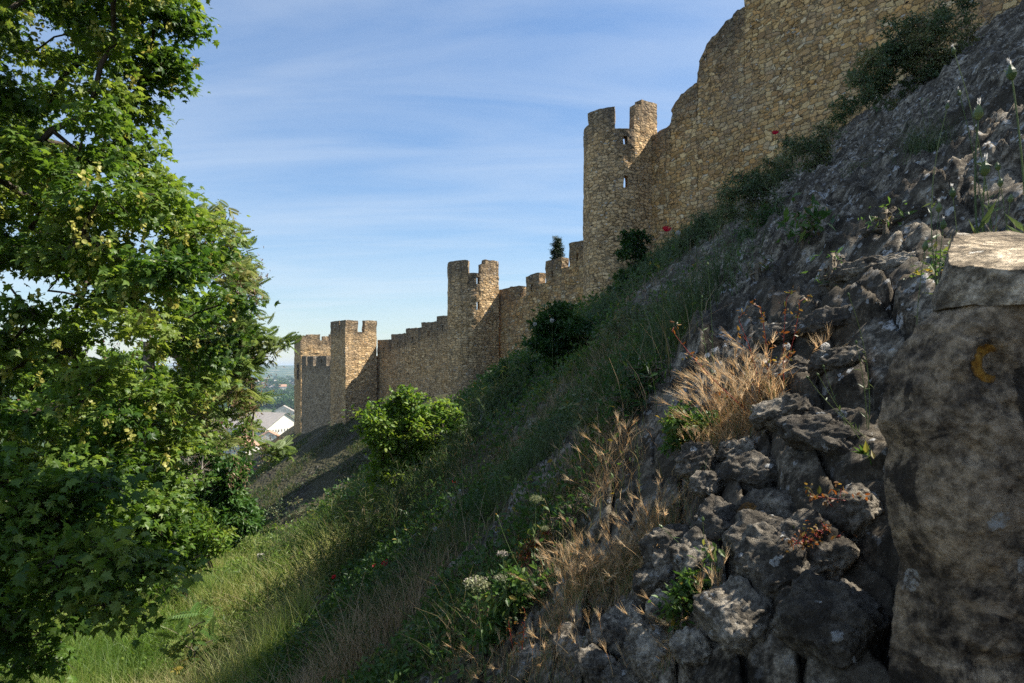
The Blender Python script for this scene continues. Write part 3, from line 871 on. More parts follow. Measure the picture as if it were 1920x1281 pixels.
def woody(name, label, cat, base, trunk, clumps, tv, tf, per, size, lmat, bmat, rmax, group=None, extra=(), leafname='crown', ntw=7, flat=.5, droop=.25, up=.7, tilt=.45, sag=.1, spread=.09, hue=None, expo=.5, twr=.004, dens=1.):
    t = thing(name, label, cat, base, group)
    sk = Skeleton(trunk)
    order = np.argsort(np.linalg.norm(clumps[:, :3] - np.array(trunk[-1]), axis=1))
    for i in order: sk.grow(clumps[i, :3] - np.array([0, 0, .05]), sag)
    for e in extra: sk.grow(np.array(e), sag)
    gb = Geo(); sk.mesh(gb, rmax, min(.006, rmax * .25), expo=expo)
    gl = Geo()
    leafy_crown(gl, gb, clumps, tv, tf, per, size, ntw, flat, droop, up, tilt, twr=twr, spread=spread, hue=hue, dens=dens)
    gb.build('trunk', bmat, t, smooth=True)
    gl.build(leafname, lmat, t)
    return t, sk

# ---------------------------------------------------------------- the maple at the left edge
def grounded(x, y, dz=0.): return np.array([x, y, float(H(np.array([x]), np.array([y]))[0]) + dz])
mp_edge = [(-420, -420), (280, -420), (305, -60), (315, 10), (305, 50), (262, 62), (292, 105), (250, 160), (238, 230), (228, 285), (262, 300), (300, 350), (320, 395),
           (372, 420), (395, 490), (405, 560), (395, 640), (370, 720), (335, 770), (330, 840), (320, 880), (260, 900), (-420, 900)]
def sky_gap(x, y):
    return (x < 110 and 485 < y < 548) or (250 < x < 300 and 265 < y < 340) or (rng.random() < .3 and x < 160 and 470 < y < 585) or (vnoise(np.array([[x / 90., y / 70., 3.]]))[0] < -.62)
cl = poly_pts(mp_edge, 330, 6.6, 10.5, sky_gap)
fringe = np.array([at(x, y, 8.5) for x, y in [(318, 8), (322, 45), (290, 40), (308, 112), (280, 128), (255, 165), (245, 215), (232, 250), (265, 285), (245, 300), (300, 345), (315, 385), (375, 425), (405, 480), (425, 560), (400, 640), (372, 715), (335, 800), (325, 840)]])
cl = np.concatenate([cl, fringe])
cl = np.concatenate([cl, rng.uniform(.28, .5, (len(cl), 1))], 1)
low = poly_pts([(-420, 860), (180, 870), (250, 960), (275, 1080), (250, 1150), (90, 1205), (-420, 1215)], 70, 4.9, 6.4)
low = np.concatenate([low, rng.uniform(.25, .4, (len(low), 1))], 1)
frg = poly_pts([(60, 1165), (200, 1215), (180, 1281), (30, 1300), (-200, 1300), (-100, 1200)], 9, 6., 7.2)
frg = np.concatenate([frg, rng.uniform(.2, .3, (len(frg), 1))], 1)
mid = poly_pts([(130, 900), (330, 900), (320, 1010), (270, 1080), (160, 1010)], 22, 7.4, 9.2)
mid = np.concatenate([mid, rng.uniform(.25, .4, (len(mid), 1))], 1)
allc = np.concatenate([cl, low, mid, frg])
mb = grounded(-8.9, 7.6, -.2)
mtr = [mb, mb + (.05, 0, 1.2), mb + (.15, .1, 2.6), mb + (.1, .2, 4.2), mb + (.3, .3, 6.), mb + (.25, .3, 8.)]
maple, msk = woody('maple_tree', 'large spreading maple with lobed leaves and drooping yellow blossom filling the left edge', 'tree', mb, mtr, allc,
                   MAPLE_V, MAPLE_F, 215, .10, M_MAPLE, M_BARK, .24, ntw=8, flat=.35, droop=.3, up=.9, tilt=.42, sag=.06, spread=.1,
                   extra=[at(x, y, Y) for x, y, Y in [(60, 470, 7.5), (130, 480, 7.6), (110, 520, 7.8), (30, 500, 7.4), (170, 510, 8.), (90, 545, 7.6), (150, 555, 7.8), (200, 530, 8.), (20, 540, 7.2), (75, 500, 7.9)]])
def racemes(parent, clumps, n, name, mat, L=.17, wid=.022):
    g = Geo()
    k = rng.integers(0, len(clumps), n)
    c = clumps[k, :3] + rng.normal(size=(n, 3)) * clumps[k, 3:4] * np.array([.4, .5, .35]) + np.array([0, -.12, -.08])
    ln = L * rng.uniform(.6, 1.3, n)
    m = 16
    t = np.tile(np.linspace(0.1, 1, m), (n, 1))
    p = c[:, None] + np.stack([rng.normal(size=(n, m)) * wid, rng.normal(size=(n, m)) * wid, -t * ln[:, None]], -1)
    p = p.reshape(-1, 3)
    leaves(g, ROUND_V, ROUND_F, p, rdir(len(p), -.6), .042, .3, np.repeat(rng.random(n), m), 0, .9)
    return g.build(name, mat, parent)
racemes(maple, cl, 900, 'blossom', M_BLOSSOM)

# ---------------------------------------------------------------- tree of heaven behind it
def rosette_tree(name, label, base, top_pts, tips, size, rmax, seeds=0, group=None, per=(9, 15), leafmat=None):
    t = thing(name, label, 'tree', base, group)
    sk = Skeleton(top_pts)
    for i in np.argsort(np.linalg.norm(tips - np.array(top_pts[-1]), axis=1)): sk.grow(tips[i], .08, 6)
    gb = Geo(); sk.mesh(gb, rmax, .008, expo=.55); gb.build('trunk', M_TWIG, t, smooth=True)
    g = Geo()
    for c in tips:
        n = rng.integers(*per)
        a = rng.uniform(0, 2 * PI) + np.arange(n) * 2.4
        d = np.stack([np.cos(a), np.sin(a), rng.uniform(-.6, 1.0, n)], -1)
        pos = c + rng.normal(size=(n, 3)) * np.array([.05, .05, .09])
        Z = nrm(np.array([0, 0, .8]) + rng.normal(size=(n, 3)) * .6)
        inst(g, PIN_V, PIN_F, pos, frames(d, Z), size * rng.uniform(.7, 1.15, n), np.clip(rng.random() * .6 + rng.random(n) * .4, 0, 1))
    g.build('crown', leafmat or M_AIL, t)
    if seeds:
        g = Geo(); k = rng.integers(0, len(tips), seeds)
        lowk = tips[k] + rng.normal(size=(seeds, 3)) * .22 - np.array([0, 0, .2])
        p = (lowk[:, None] + rng.normal(size=(seeds, 42, 3)) * np.array([.07, .07, .15])).reshape(-1, 3)
        leaves(g, LANCE_V * np.array([1.6, 1, 1]), LANCE_F, p, rdir(len(p), -1.), .07, .2, None, 0, .9)
        g.build('seed_cluster', M_SEED, t)
    return t
ail_edge = [(330, 400), (400, 400), (455, 430), (465, 465), (470, 545), (450, 600), (470, 640), (515, 645), (520, 655), (475, 720), (478, 790), (480, 840), (440, 850), (380, 830), (330, 760), (360, 600), (340, 480)]
tips = poly_pts(ail_edge, 170, 12.5, 15.5, lambda x, y: vnoise(np.array([[x / 45., y / 45., 9.]]))[0] < -.3)
edge_tips = np.array([at(x, y, 13.2 + (x * 7 % 5) * .3) for x, y in [(410, 440), (425, 405), (450, 455), (420, 480), (472, 500), (480, 560), (455, 530), (465, 610), (500, 632), (530, 642), (508, 668), (470, 660), (480, 760), (525, 838), (535, 852), (500, 850), (470, 800), (450, 700), (430, 640), (440, 560), (430, 740),(398, 408), (440, 440), (462, 470), (470, 545), (455, 500), (430, 470), (478, 588), (520, 640), (500, 655), (485, 640), (515, 842), (440, 600), (465, 690), (495, 745)]])
tips = np.concatenate([tips, edge_tips])
ab = grounded(-7.9, 14.2, -.2)
rosette_tree('tree_of_heaven', 'airy tree with feathery pinnate leaves and brown seed bunches, before the corner tower', ab,
             [ab, ab + (.1, 0, 1.2), ab + (.2, .1, 2.4), ab + (.3, .1, 3.8), ab + (.35, 0, 5.4)], tips, .31, .11, 130)
sb = grounded(*at(362, 1230, 9.2)[:2], -.05)
st = np.array([at(x, y, 9.2) for x, y in [(350, 1170), (385, 1165), (365, 1195), (400, 1200), (345, 1210), (375, 1240), (395, 1245), (350, 1255)]])
st[:, 2] = np.maximum(st[:, 2], sb[2] + .25)
rosette_tree('tree_sapling', 'small fresh green feathery sapling standing in the sunny grass', sb, [sb, sb + (0, 0, .3), sb + (0.02, 0, .6)], st, .34, .014, 0, None, (4, 7), M_HERB)

# ---------------------------------------------------------------- shrubs
def shrub(name, label, px, py, Y, blobs, lmat, tv, tf, size, per, rmax=.03, cat='shrub', group=None, flat=.8, droop=.1, up=.5, tilt=.6, bark=None, base=None, ntw=7, spread=.06, leafname='foliage', twr=.003, dens=2.6):
    """blobs: (px, py, radius in px, count) filled with leaf clumps"""
    if base is None:
        b = None; k_ = 0
        while Y is None and b is None: b = ground_hit(px, py + k_); k_ += 6
        if b is None: b = at(px, py, Y); b = grounded(b[0], b[1])
    else: b = base
    Yd = b[1]; c = []
    for (bx, by, br, n) in blobs:
        o = at(bx, by, Yd); R = br / FPX * Yd
        d = rdir(n) * (rng.random((n, 1)) ** .4) * R
        c.append(np.concatenate([o + d * np.array([1, .9, 1]), np.full((n, 1), R * .42) * rng.uniform(.7, 1.2, (n, 1))], 1))
    c = np.concatenate(c)
    gz = H(c[:, 0], c[:, 1]) + .1; c[:, 2] = np.maximum(c[:, 2], gz)
    return woody(name, label, cat, b, [b - np.array([0, 0, .1]), b + np.array([0, 0, .12])], c, tv, tf, per, size, lmat, bark or M_TWIG, rmax, group, leafname=leafname, ntw=ntw, flat=flat, droop=droop, up=up, tilt=tilt, spread=spread, twr=twr, dens=dens)[0], c

G_DITCH = 'shrubs and trees along the ditch'
shrub('elder_shrub', 'dense dark green shrub at the foot of the feathery tree, beside the lit grass', 400, 1020, 16.5,
      [(385, 930, 62, 26), (430, 900, 45, 16), (450, 965, 38, 14), (340, 960, 60, 20), (410, 985, 55, 18), (310, 1000, 45, 12), (380, 855, 40, 10), (350, 1010, 50, 16), (270, 1000, 50, 14), (320, 930, 55, 14)], M_ELDER, OVAL_V, OVAL_F, .13, 110, .05, group=G_DITCH)
bk, bc = shrub('flowering_shrub', 'tall shrub with dull red flower sprays behind the maple branches', 250, 900, 20.,
      [(60, 680, 80, 22), (160, 700, 90, 26), (260, 730, 90, 26), (340, 760, 75, 22), (400, 800, 60, 16), (250, 830, 90, 22), (340, 860, 70, 16), (60, 800, 110, 26), (150, 880, 100, 24), (-60, 720, 90, 18)], M_SHRUB_L, OVAL_V, OVAL_F, .15, 60, .09, group=G_DITCH)
g = Geo(); k = rng.integers(0, len(bc), 130)
p = bc[k, :3] + rng.normal(size=(130, 3)) * .25 + np.array([0, -.4, .1])
p = (p[:, None] + rng.normal(size=(130, 18, 3)) * .07).reshape(-1, 3)
leaves(g, ROUND_V, ROUND_F, p, rdir(len(p)), .05, .4, None, 0, .8); g.build('flower_spray', M_PURPLE, bk)
shrub('hazel_shrub', 'rounded mid green shrub lowest of the ditch shrubs, right behind the maple', 350, 1060, 12.6, [(320, 960, 48, 18), (365, 985, 46, 18), (300, 1010, 44, 16), (350, 1030, 40, 14), (400, 1005, 32, 10), (330, 905, 40, 12)], M_SHRUB_L, OVAL_V, OVAL_F, .10, 95, .04, group=G_DITCH)
for lb, bx, by, br in (('low olive bush alone in the sunny grass near the leaning post', 440, 1085, 30), ('wispy pale bush where the meadow meets the dark bank', 590, 1035, 26), ('low leafy bush at the left end of the sunny grass', 300, 1130, 28)):
    shrub('meadow_bush', lb, bx, by + 12, None, [(bx, by - 14, br, 12), (bx + 22, by, br * .7, 8), (bx - 24, by - 2, br * .7, 8)], M_SHRUB_L, LANCE_V * np.array([1.6, 1, 1]), LANCE_F, .10, 90, .02, group='bushes in the meadow', up=.3, tilt=.9)
shrub('dead_brush', 'tangle of bare grey twigs between the shrub and feathery tree', 330, 960, 15.2, [(330, 850, 60, 14), (380, 800, 50, 10), (300, 900, 40, 8)], M_SEED, LANCE_V, LANCE_F, .05, 8, .03, group=G_DITCH, bark=M_DEAD, ntw=12)
shrub('pale_bush', 'low pale green bush at the edge of the sunny grass in the ditch', 480, 1010, None, [(478, 985, 26, 10), (455, 1000, 22, 8), (505, 1000, 18, 6)], M_SHRUB_L, OVAL_V, OVAL_F, .08, 90, .02)
# the sunlit bush on the bank
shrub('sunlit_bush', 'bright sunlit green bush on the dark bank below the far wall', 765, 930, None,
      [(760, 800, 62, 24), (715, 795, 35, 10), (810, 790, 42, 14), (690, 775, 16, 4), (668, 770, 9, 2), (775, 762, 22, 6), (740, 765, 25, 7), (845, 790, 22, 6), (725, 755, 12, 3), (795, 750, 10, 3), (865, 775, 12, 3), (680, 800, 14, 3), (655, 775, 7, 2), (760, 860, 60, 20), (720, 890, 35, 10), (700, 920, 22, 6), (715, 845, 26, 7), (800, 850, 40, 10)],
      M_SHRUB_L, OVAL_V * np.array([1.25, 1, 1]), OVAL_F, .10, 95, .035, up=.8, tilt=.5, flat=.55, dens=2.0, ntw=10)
shrub('broadleaf_shrub', 'dark upright shrub on the crest below the wall between the round towers', 1045, 700, None,
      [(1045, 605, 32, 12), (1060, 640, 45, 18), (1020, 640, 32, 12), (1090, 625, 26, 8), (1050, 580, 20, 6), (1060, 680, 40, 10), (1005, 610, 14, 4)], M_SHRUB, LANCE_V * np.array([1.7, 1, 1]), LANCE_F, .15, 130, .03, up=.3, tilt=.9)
shrub('round_shrub', 'small green shrub growing against the foot of the tall round tower', 1188, 500, 29., [(1188, 462, 26, 14), (1180, 445, 18, 6), (1200, 480, 22, 8), (1170, 475, 16, 5)], M_SHRUB, OVAL_V, OVAL_F, .16, 75, .04)
GW = 'shrubs along the foot of the ochre wall'
shrub('wall_shrub', 'largest dark shrub at the foot of the ochre wall, upper right', 1700, 190, None,
      [(1690, 110, 64, 24), (1640, 140, 55, 14), (1740, 80, 60, 18), (1790, 50, 42, 9), (1600, 170, 38, 7), (1700, 45, 40, 7), (1730, 130, 55, 14), (1650, 185, 45, 8), (1755, 25, 22, 5), (1585, 195, 20, 5)], M_GREYLEAF, OVAL_V, OVAL_F, .085, 120, .03, group=GW, up=.3, tilt=.9, dens=1.7, ntw=11)
shrub('wall_shrub', 'dry purplish grey brush right of the largest shrub, under the wall', 1840, 60, None, [(1835, 40, 28, 12), (1815, 55, 20, 6), (1860, 25, 22, 6)], M_PURPLE, LANCE_V, LANCE_F, .05, 40, .015, group=GW, bark=M_DEAD, ntw=14)
shrub('wall_shrub', 'dense bushy plant just right of the upper poppy', 1530, 330, None, [(1520, 275, 36, 14), (1490, 265, 26, 8), (1550, 265, 26, 8), (1535, 300, 28, 8)], M_GREYLEAF, OVAL_V, OVAL_F, .075, 120, .02, group=GW, up=.3, tilt=.9, dens=1.7, ntw=11)
shrub('wall_shrub', 'broad dark shrub on the crest, left of the upper poppy', 1410, 430, None, [(1395, 365, 40, 16), (1440, 335, 38, 14), (1360, 385, 26, 8), (1420, 400, 40, 10), (1470, 300, 24, 6), (1400, 330, 18, 5)], M_GREYLEAF, LANCE_V * np.array([1.5, 1, 1]), LANCE_F, .10, 150, .02, group=GW, up=.3, tilt=.9, dens=1.7, ntw=11)
shrub('leafy_weed', 'fresh green weed on the dark rock beside the lower right poppy', 1505, 470, None, [(1508, 425, 22, 8), (1490, 380, 8, 3), (1520, 445, 20, 6), (1495, 400, 10, 3)], M_HERB, LANCE_V * np.array([1.6, 1, 1]), LANCE_F, .08, 130, .012, up=.3, tilt=.9, cat='plant')
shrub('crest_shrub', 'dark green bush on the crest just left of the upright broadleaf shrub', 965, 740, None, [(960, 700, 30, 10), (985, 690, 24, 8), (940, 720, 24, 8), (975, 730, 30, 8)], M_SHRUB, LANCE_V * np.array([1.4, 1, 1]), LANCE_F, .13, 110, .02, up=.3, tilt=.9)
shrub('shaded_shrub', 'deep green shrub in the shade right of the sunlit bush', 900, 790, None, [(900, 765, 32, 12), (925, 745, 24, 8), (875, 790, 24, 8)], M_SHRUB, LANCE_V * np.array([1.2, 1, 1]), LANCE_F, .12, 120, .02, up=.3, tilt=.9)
shrub('shaded_herb', 'tall dull green herb in shade left of the barley clump', 1190, 800, None, [(1195, 735, 40, 16), (1170, 770, 35, 12), (1215, 770, 30, 10), (1180, 700, 22, 6)], M_SHRUB, LANCE_V, LANCE_F, .07, 150, .012, up=.3, tilt=.9, cat='plant')
shrub('leafy_herb', 'bushy small leaved herb at the lower left of the barley clump', 1290, 850, None, [(1285, 800, 34, 16), (1310, 825, 30, 12), (1265, 775, 16, 5), (1330, 800, 20, 6), (1270, 835, 24, 8)], M_HERB, OVAL_V, OVAL_F, .028, 900, .006, up=.4, tilt=.8, cat='plant', spread=.02, twr=.0015)
shrub('leafy_herb', 'leafy weed between the bottom rocks, right of the brown grass clump', 1285, 1180, None, [(1275, 1140, 22, 9), (1300, 1125, 20, 7), (1270, 1195, 18, 7), (1325, 1120, 14, 5), (1295, 1165, 20, 6)], M_HERB, OVAL_V, OVAL_F, .03, 800, .005, up=.4, tilt=.8, cat='plant', spread=.02, twr=.0015)
shrub('leafy_herb', 'leafy green weed around the foot of the two big umbels at the bottom', 945, 1180, None, [(950, 1120, 32, 14), (985, 1130, 26, 9), (935, 1165, 30, 10), (965, 1080, 18, 5), (910, 1200, 24, 8), (1000, 1160, 24, 7)], M_HERB, OVAL_V, OVAL_F, .04, 500, .006, up=.4, tilt=.8, cat='plant', spread=.03, twr=.0015)
shrub('leafy_herb', 'small reddish leaved weed trailing over the rocks by the pier foot', 1500, 1120, None, [(1500, 1125, 22, 8), (1530, 1110, 20, 6), (1475, 1140, 14, 4), (1560, 1095, 16, 4)], M_RUST, OVAL_V, OVAL_F, .014, 600, .004, up=.4, tilt=.8, cat='plant', spread=.02, bark=M_REDSTEM, twr=.0015)
shrub('leafy_herb', 'low herb with red and orange leaves on the bank above the umbels', 1005, 1060, None, [(1000, 1030, 20, 8), (985, 1050, 16, 5), (1030, 1035, 14, 4)], M_RUST, OVAL_V, OVAL_F, .022, 500, .004, up=.4, tilt=.8, cat='plant', spread=.02, bark=M_REDSTEM, twr=.0015)
for lb, bx, by, bl, m in (('grassy olive bush filling the crest between the broad dark shrub and tiny poppy', 1330, 450, [(1330, 425, 34, 12), (1300, 445, 30, 10), (1355, 410, 26, 8)], M_GREYLEAF), ('loose bush trailing down the rock below the broad dark crest shrub', 1420, 440, [(1425, 425, 26, 8), (1445, 405, 24, 7), (1400, 440, 24, 7)], M_SHRUB),
        ('dark creeping bush at the lower left end of the largest crest shrub', 1585, 230, [(1580, 205, 26, 9), (1560, 225, 22, 7), (1605, 200, 20, 6)], M_SHRUB), ('sprawling green bush below the round shrub on the crest', 1190, 520, [(1200, 505, 34, 12), (1165, 530, 30, 10), (1230, 490, 28, 8)], M_GREYLEAF),
        ('small bush on the bare slab midway between bushy plant and grey tussock', 1610, 345, [(1610, 325, 20, 7), (1628, 330, 14, 4)], M_GREYLEAF), ('wispy weed low on the slab above the long dark ledge', 1660, 440, [(1655, 425, 20, 7), (1675, 430, 14, 4)], M_HERB),
        ('tiny weed on the dark slab below the lower right poppy', 1560, 520, [(1560, 505, 18, 6), (1545, 512, 12, 4)], M_HERB), ('small weed on the slab straight above the barley clump', 1420, 530, [(1420, 512, 20, 7), (1440, 520, 14, 4)], M_GREYLEAF)):
    shrub('wall_shrub' if by < 460 or bx < 1300 else 'slab_weed', lb, bx, by, None, bl, m, LANCE_V * np.array([1.5, 1, 1]), LANCE_F, .085 if bx < 1600 and by < 460 else .045, 110, .015, group=GW if by < 460 else 'weeds on the bare slab', up=.3, tilt=.9, ntw=10)
for lb, bx, by, bl in (('dark scrub on the far stone bank at the foot of the slim square tower', 640, 815, [(635, 805, 16, 6), (660, 812, 14, 5), (615, 800, 10, 4)]), ('low scrub along the left edge of the far stone bank', 510, 880, [(505, 868, 18, 6), (520, 850, 13, 4), (490, 890, 16, 5)]),
        ('dark scrub halfway down the far stone bank', 590, 900, [(585, 890, 22, 7), (610, 880, 16, 5), (565, 905, 18, 5)]), ('ragged scrub where the far stone bank meets the ditch', 530, 985, [(525, 965, 26, 8), (555, 960, 24, 8), (500, 975, 20, 6), (585, 965, 20, 6)]),
        ('thin scrub on the far stone bank left of the sunlit bush', 650, 880, [(645, 868, 18, 6), (668, 880, 16, 5), (630, 890, 14, 4)])):
    shrub('bank_scrub', lb, bx, by, None, bl, M_GREYLEAF, OVAL_V, OVAL_F, .16, 26, .02, group='scrub on the far stone bank', up=.3, tilt=.9, ntw=9, dens=1.)
# cypress behind the wall
cb = np.array([at(1045, 470, 46.)[0], 46., 3.])
cc = np.array([[cb[0] + rng.normal() * .1, cb[1] + rng.normal() * .1, z, .34 - .2 * max(0, (z - 7.4) / 1.3) ** 1.5] for z in np.linspace(6.6, 8.7, 30)])
woody('cypress', 'small dark columnar conifer showing above the stepped wall', 'tree', cb, [cb, cb + (0, 0, 3.), cb + (0, 0, 5.2)], cc, LANCE_V * np.array([1.3, 1, 1]), LANCE_F, 420, .13, M_CONIFER, M_BARK, .07, flat=1., droop=-.6, up=.1, tilt=1., spread=.07)

# ================================================================ grass and herbs that nobody could count
def blade_paths(root, h, lean, curve, k=4):
    t = np.linspace(0, 1, k)[None, :, None]
    up = np.array([0, 0, 1.])
    return root[:, None] + h[:, None, None] * (up * (t - .25 * curve[:, None, None] * t ** 2) + lean[:, None] * curve[:, None, None] * t ** 2)
def blades(g, root, h, w, curve, var, mat=0, k=4, leanbias=(0, 0, 0), taper=1.):
    N = len(root)
    a = rng.uniform(0, 2 * PI, N); lean = np.stack([np.cos(a), np.sin(a), 0 * a], -1) + np.array(leanbias)
    P = blade_paths(root, h, lean, curve, k)
    W = w[:, None] * np.linspace(1, .12, k)[None] ** taper
    b = rng.uniform(0, 2 * PI, N)
    ribbons(g, P, W, np.stack([np.cos(b), np.sin(b), 0 * b], -1), np.repeat(var, k * 2) if False else var, mat)
    return P

def field_points(n, a0, a1, r0, r1):
    r = r0 * (r1 / r0) ** rng.random(n); a = rng.uniform(a0, a1, n)
    return a * r, r
def P3(x, y): return np.stack([x, y, H(x, y)], -1)
def nz2(x, y, s, seed, o=3): return fbm(np.stack([x * s, y * s, 0 * x], -1), o, seed)

def on_bank(x, y): return sstep(-.1, .5, H0(x, y) + 4.0 + .19 * np.maximum(0, y - 13))

# grass of the shaded bank
def bank_mask(x, y):
    a = x / y
    r = np.hypot(x, y)
    m = 1 - rock_mask(x, y)
    m = m * np.where(y < 3.2, .35, 1.)
    hid = (x - W3[0]) * WN[0] + (y - W3[1]) * WN[1]
    far_ = sstep(21, 27, y) * sstep(-.15, -.21, a)
    m = m * (1 - .88 * far_)
    crest = (1 - far_) * sstep(11., 5.0, hid) * sstep(-.25, .15, nz2(x, y, .5, 91)) * sstep(.50, .36, a)
    m = m * np.clip(.30 + 1.5 * nz2(x, y, 1.1, 92, 4), .06, 1) * np.where(y < 3.4, .6, 1.)
    return np.maximum(m, crest) * (hid > .3) * (H0(x, y) > -4.6 - .19 * np.maximum(0, y - 13))
x, y = field_points(270000, -.55, .72, 2.2, 46.)
keep = rng.random(len(x)) < bank_mask(x, y); x, y = x[keep], y[keep]
r = np.hypot(x, y)
dry = nz2(x, y, .75, 93, 4); dry2 = nz2(x, y, 2.2, 94, 2)
var = np.clip(.52 + 1.3 * dry + .5 * dry2 + rng.normal(size=len(x)) * .24, 0, 1)
hh = rng.uniform(.06, .26, len(x)) * (1 + 1.6 * np.clip(nz2(x, y, 1.3, 95), -.4, 1)) * (1 + .03 * r) * (1 + .8 * (rng.random(len(x)) < .06))
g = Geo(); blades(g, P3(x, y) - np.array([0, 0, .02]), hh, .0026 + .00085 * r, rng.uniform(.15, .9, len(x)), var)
tag(g.build('bank_grass', M_GRASS), 'rough green and straw coloured grass covering the shaded bank', 'grass', kind='stuff')

# leafy ground cover in patches
x, y = field_points(230000, -.5, .62, 2.0, 40.)
pm = np.where(on_bank(x, y) > .5, 1., 0.) * (1 - rock_mask(x, y)) ** 2 * (x / y < .4) * np.where((y < 3.6) & (x > .0), .12, 1.) * (nz2(x, y, .8, 96) > -.08) * (1 - .7 * sstep(21, 27, y) * sstep(-.15, -.21, x / y))
keep = rng.random(len(x)) < pm; x, y = x[keep], y[keep]; r = np.hypot(x, y)
p = P3(x, y); p[:, 2] += rng.random(len(x)) ** 1.3 * (.10 + .016 * r) * (1 + 1.6 * np.clip(nz2(x, y, 1.1, 97), 0, 1))
g = Geo(); d = rdir(len(p), .3)
leaves(g, OVAL_V, OVAL_F, p, d,   .018 + .006 * r, .6, np.clip(.40 + .5 * nz2(x, y, .6, 98) + .20 * rng.normal(size=len(x)), 0, 1), 0, .7)
tag(g.build('ground_cover', M_HERB), 'small leaved green ground cover growing in patches on the bank', 'ground cover', kind='stuff')

# meadow grass in the ditch
x, y = field_points(260000, -1.25, .02, 6., 27.)
zf = -4.45 - .19 * np.maximum(0, y - 13)
ok = (H0(x, y) < zf + .75 + .5 * rng.random(len(x))) & (x > -15)
x, y = x[ok], y[ok]; r = np.hypot(x, y)
var = np.clip(.42 + .75 * nz2(x, y, .5, 81, 4) + rng.normal(size=len(x)) * .16, 0, 1)
hh = rng.uniform(.22, .70, len(x)) * (1 + 1.0 * np.clip(nz2(x, y, .45, 82), -.5, 1))
g = Geo(); blades(g, P3(x, y) - np.array([0, 0, .02]), hh, .003 + .0006 * r, rng.uniform(.15, .9, len(x)), var)
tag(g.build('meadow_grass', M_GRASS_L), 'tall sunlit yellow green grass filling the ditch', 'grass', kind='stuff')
x, y = field_points(52000, -1.25, -.02, 7., 40.)
ok = (H0(x, y) < -3.9 - .19 * np.maximum(0, y - 13)) & (nz2(x, y, .4, 83) > .0) & (x > -15)
x, y = x[ok], y[ok]; r = np.hypot(x, y); p = P3(x, y); p[:, 2] += rng.random(len(x)) * .55 * (.4 + np.clip(1.5 * nz2(x, y, .4, 83), 0, 1))
g = Geo(); leaves(g, OVAL_V, OVAL_F, p, rdir(len(p), .3), .02 + .0045 * r, .7, np.clip(.5 + .3 * rng.normal(size=len(x)), 0, 1), 0, .7)
tag(g.build('meadow_weeds', M_SHRUB_L), 'pale leafy weeds mixed into the ditch grass', 'weeds', kind='stuff')

# grass seams on the far stone facing
x = rng.uniform(-24, -3, 90000); y = rng.uniform(26, 72, 90000)
q2_ = (x - P2[0]) * N2[0] + (y - P2[1]) * N2[1]
ok = (nz2(x, y, .35, 84, 4) > .22 - .03 * np.clip(q2_, 0, 9)) & (x / y < -.17); x, y = x[ok], y[ok]
g = Geo(); blades(g, P3(x, y), rng.uniform(.08, .38, len(x)), np.full(len(x), .04), rng.uniform(.2, .9, len(x)), np.clip(.30 + .25 * rng.normal(size=len(x)), 0, 1))
tag(g.build('seam_grass', M_GRASS), 'dark grass growing in seams of the far stone facing', 'grass', kind='stuff')

# ================================================================ single plants of the foreground
def gp(px, py, Y=None):
    if Y is not None:
        p = at(px, py, Y); return p
    h = ground_hit(px, py)
    p = np.array([h[0], h[1], float(H(h[:1], h[1:2])[0])]); return p

def bez(a, b, c, n=8):
    t = np.linspace(0, 1, n)[:, None]
    return (1 - t) ** 2 * a + 2 * t * (1 - t) * b + t ** 2 * c

def stem_to(px0, py0, px1, py1, bend=0., dy=0., Y=None):
    """a stem rooted on the ground under (px0,py0), its tip over (px1,py1) at nearly the same distance"""
    a = gp(px0, py0) if Y is None else grounded(*at(px0, py0, Y)[:2])
    c = at(px1, py1, a[1] + dy)
    m = (a + c) / 2 + np.array([bend, 0, 0]) * np.linalg.norm(c - a)
    return bez(a - np.array([0, 0, .01]), m, c, 10)

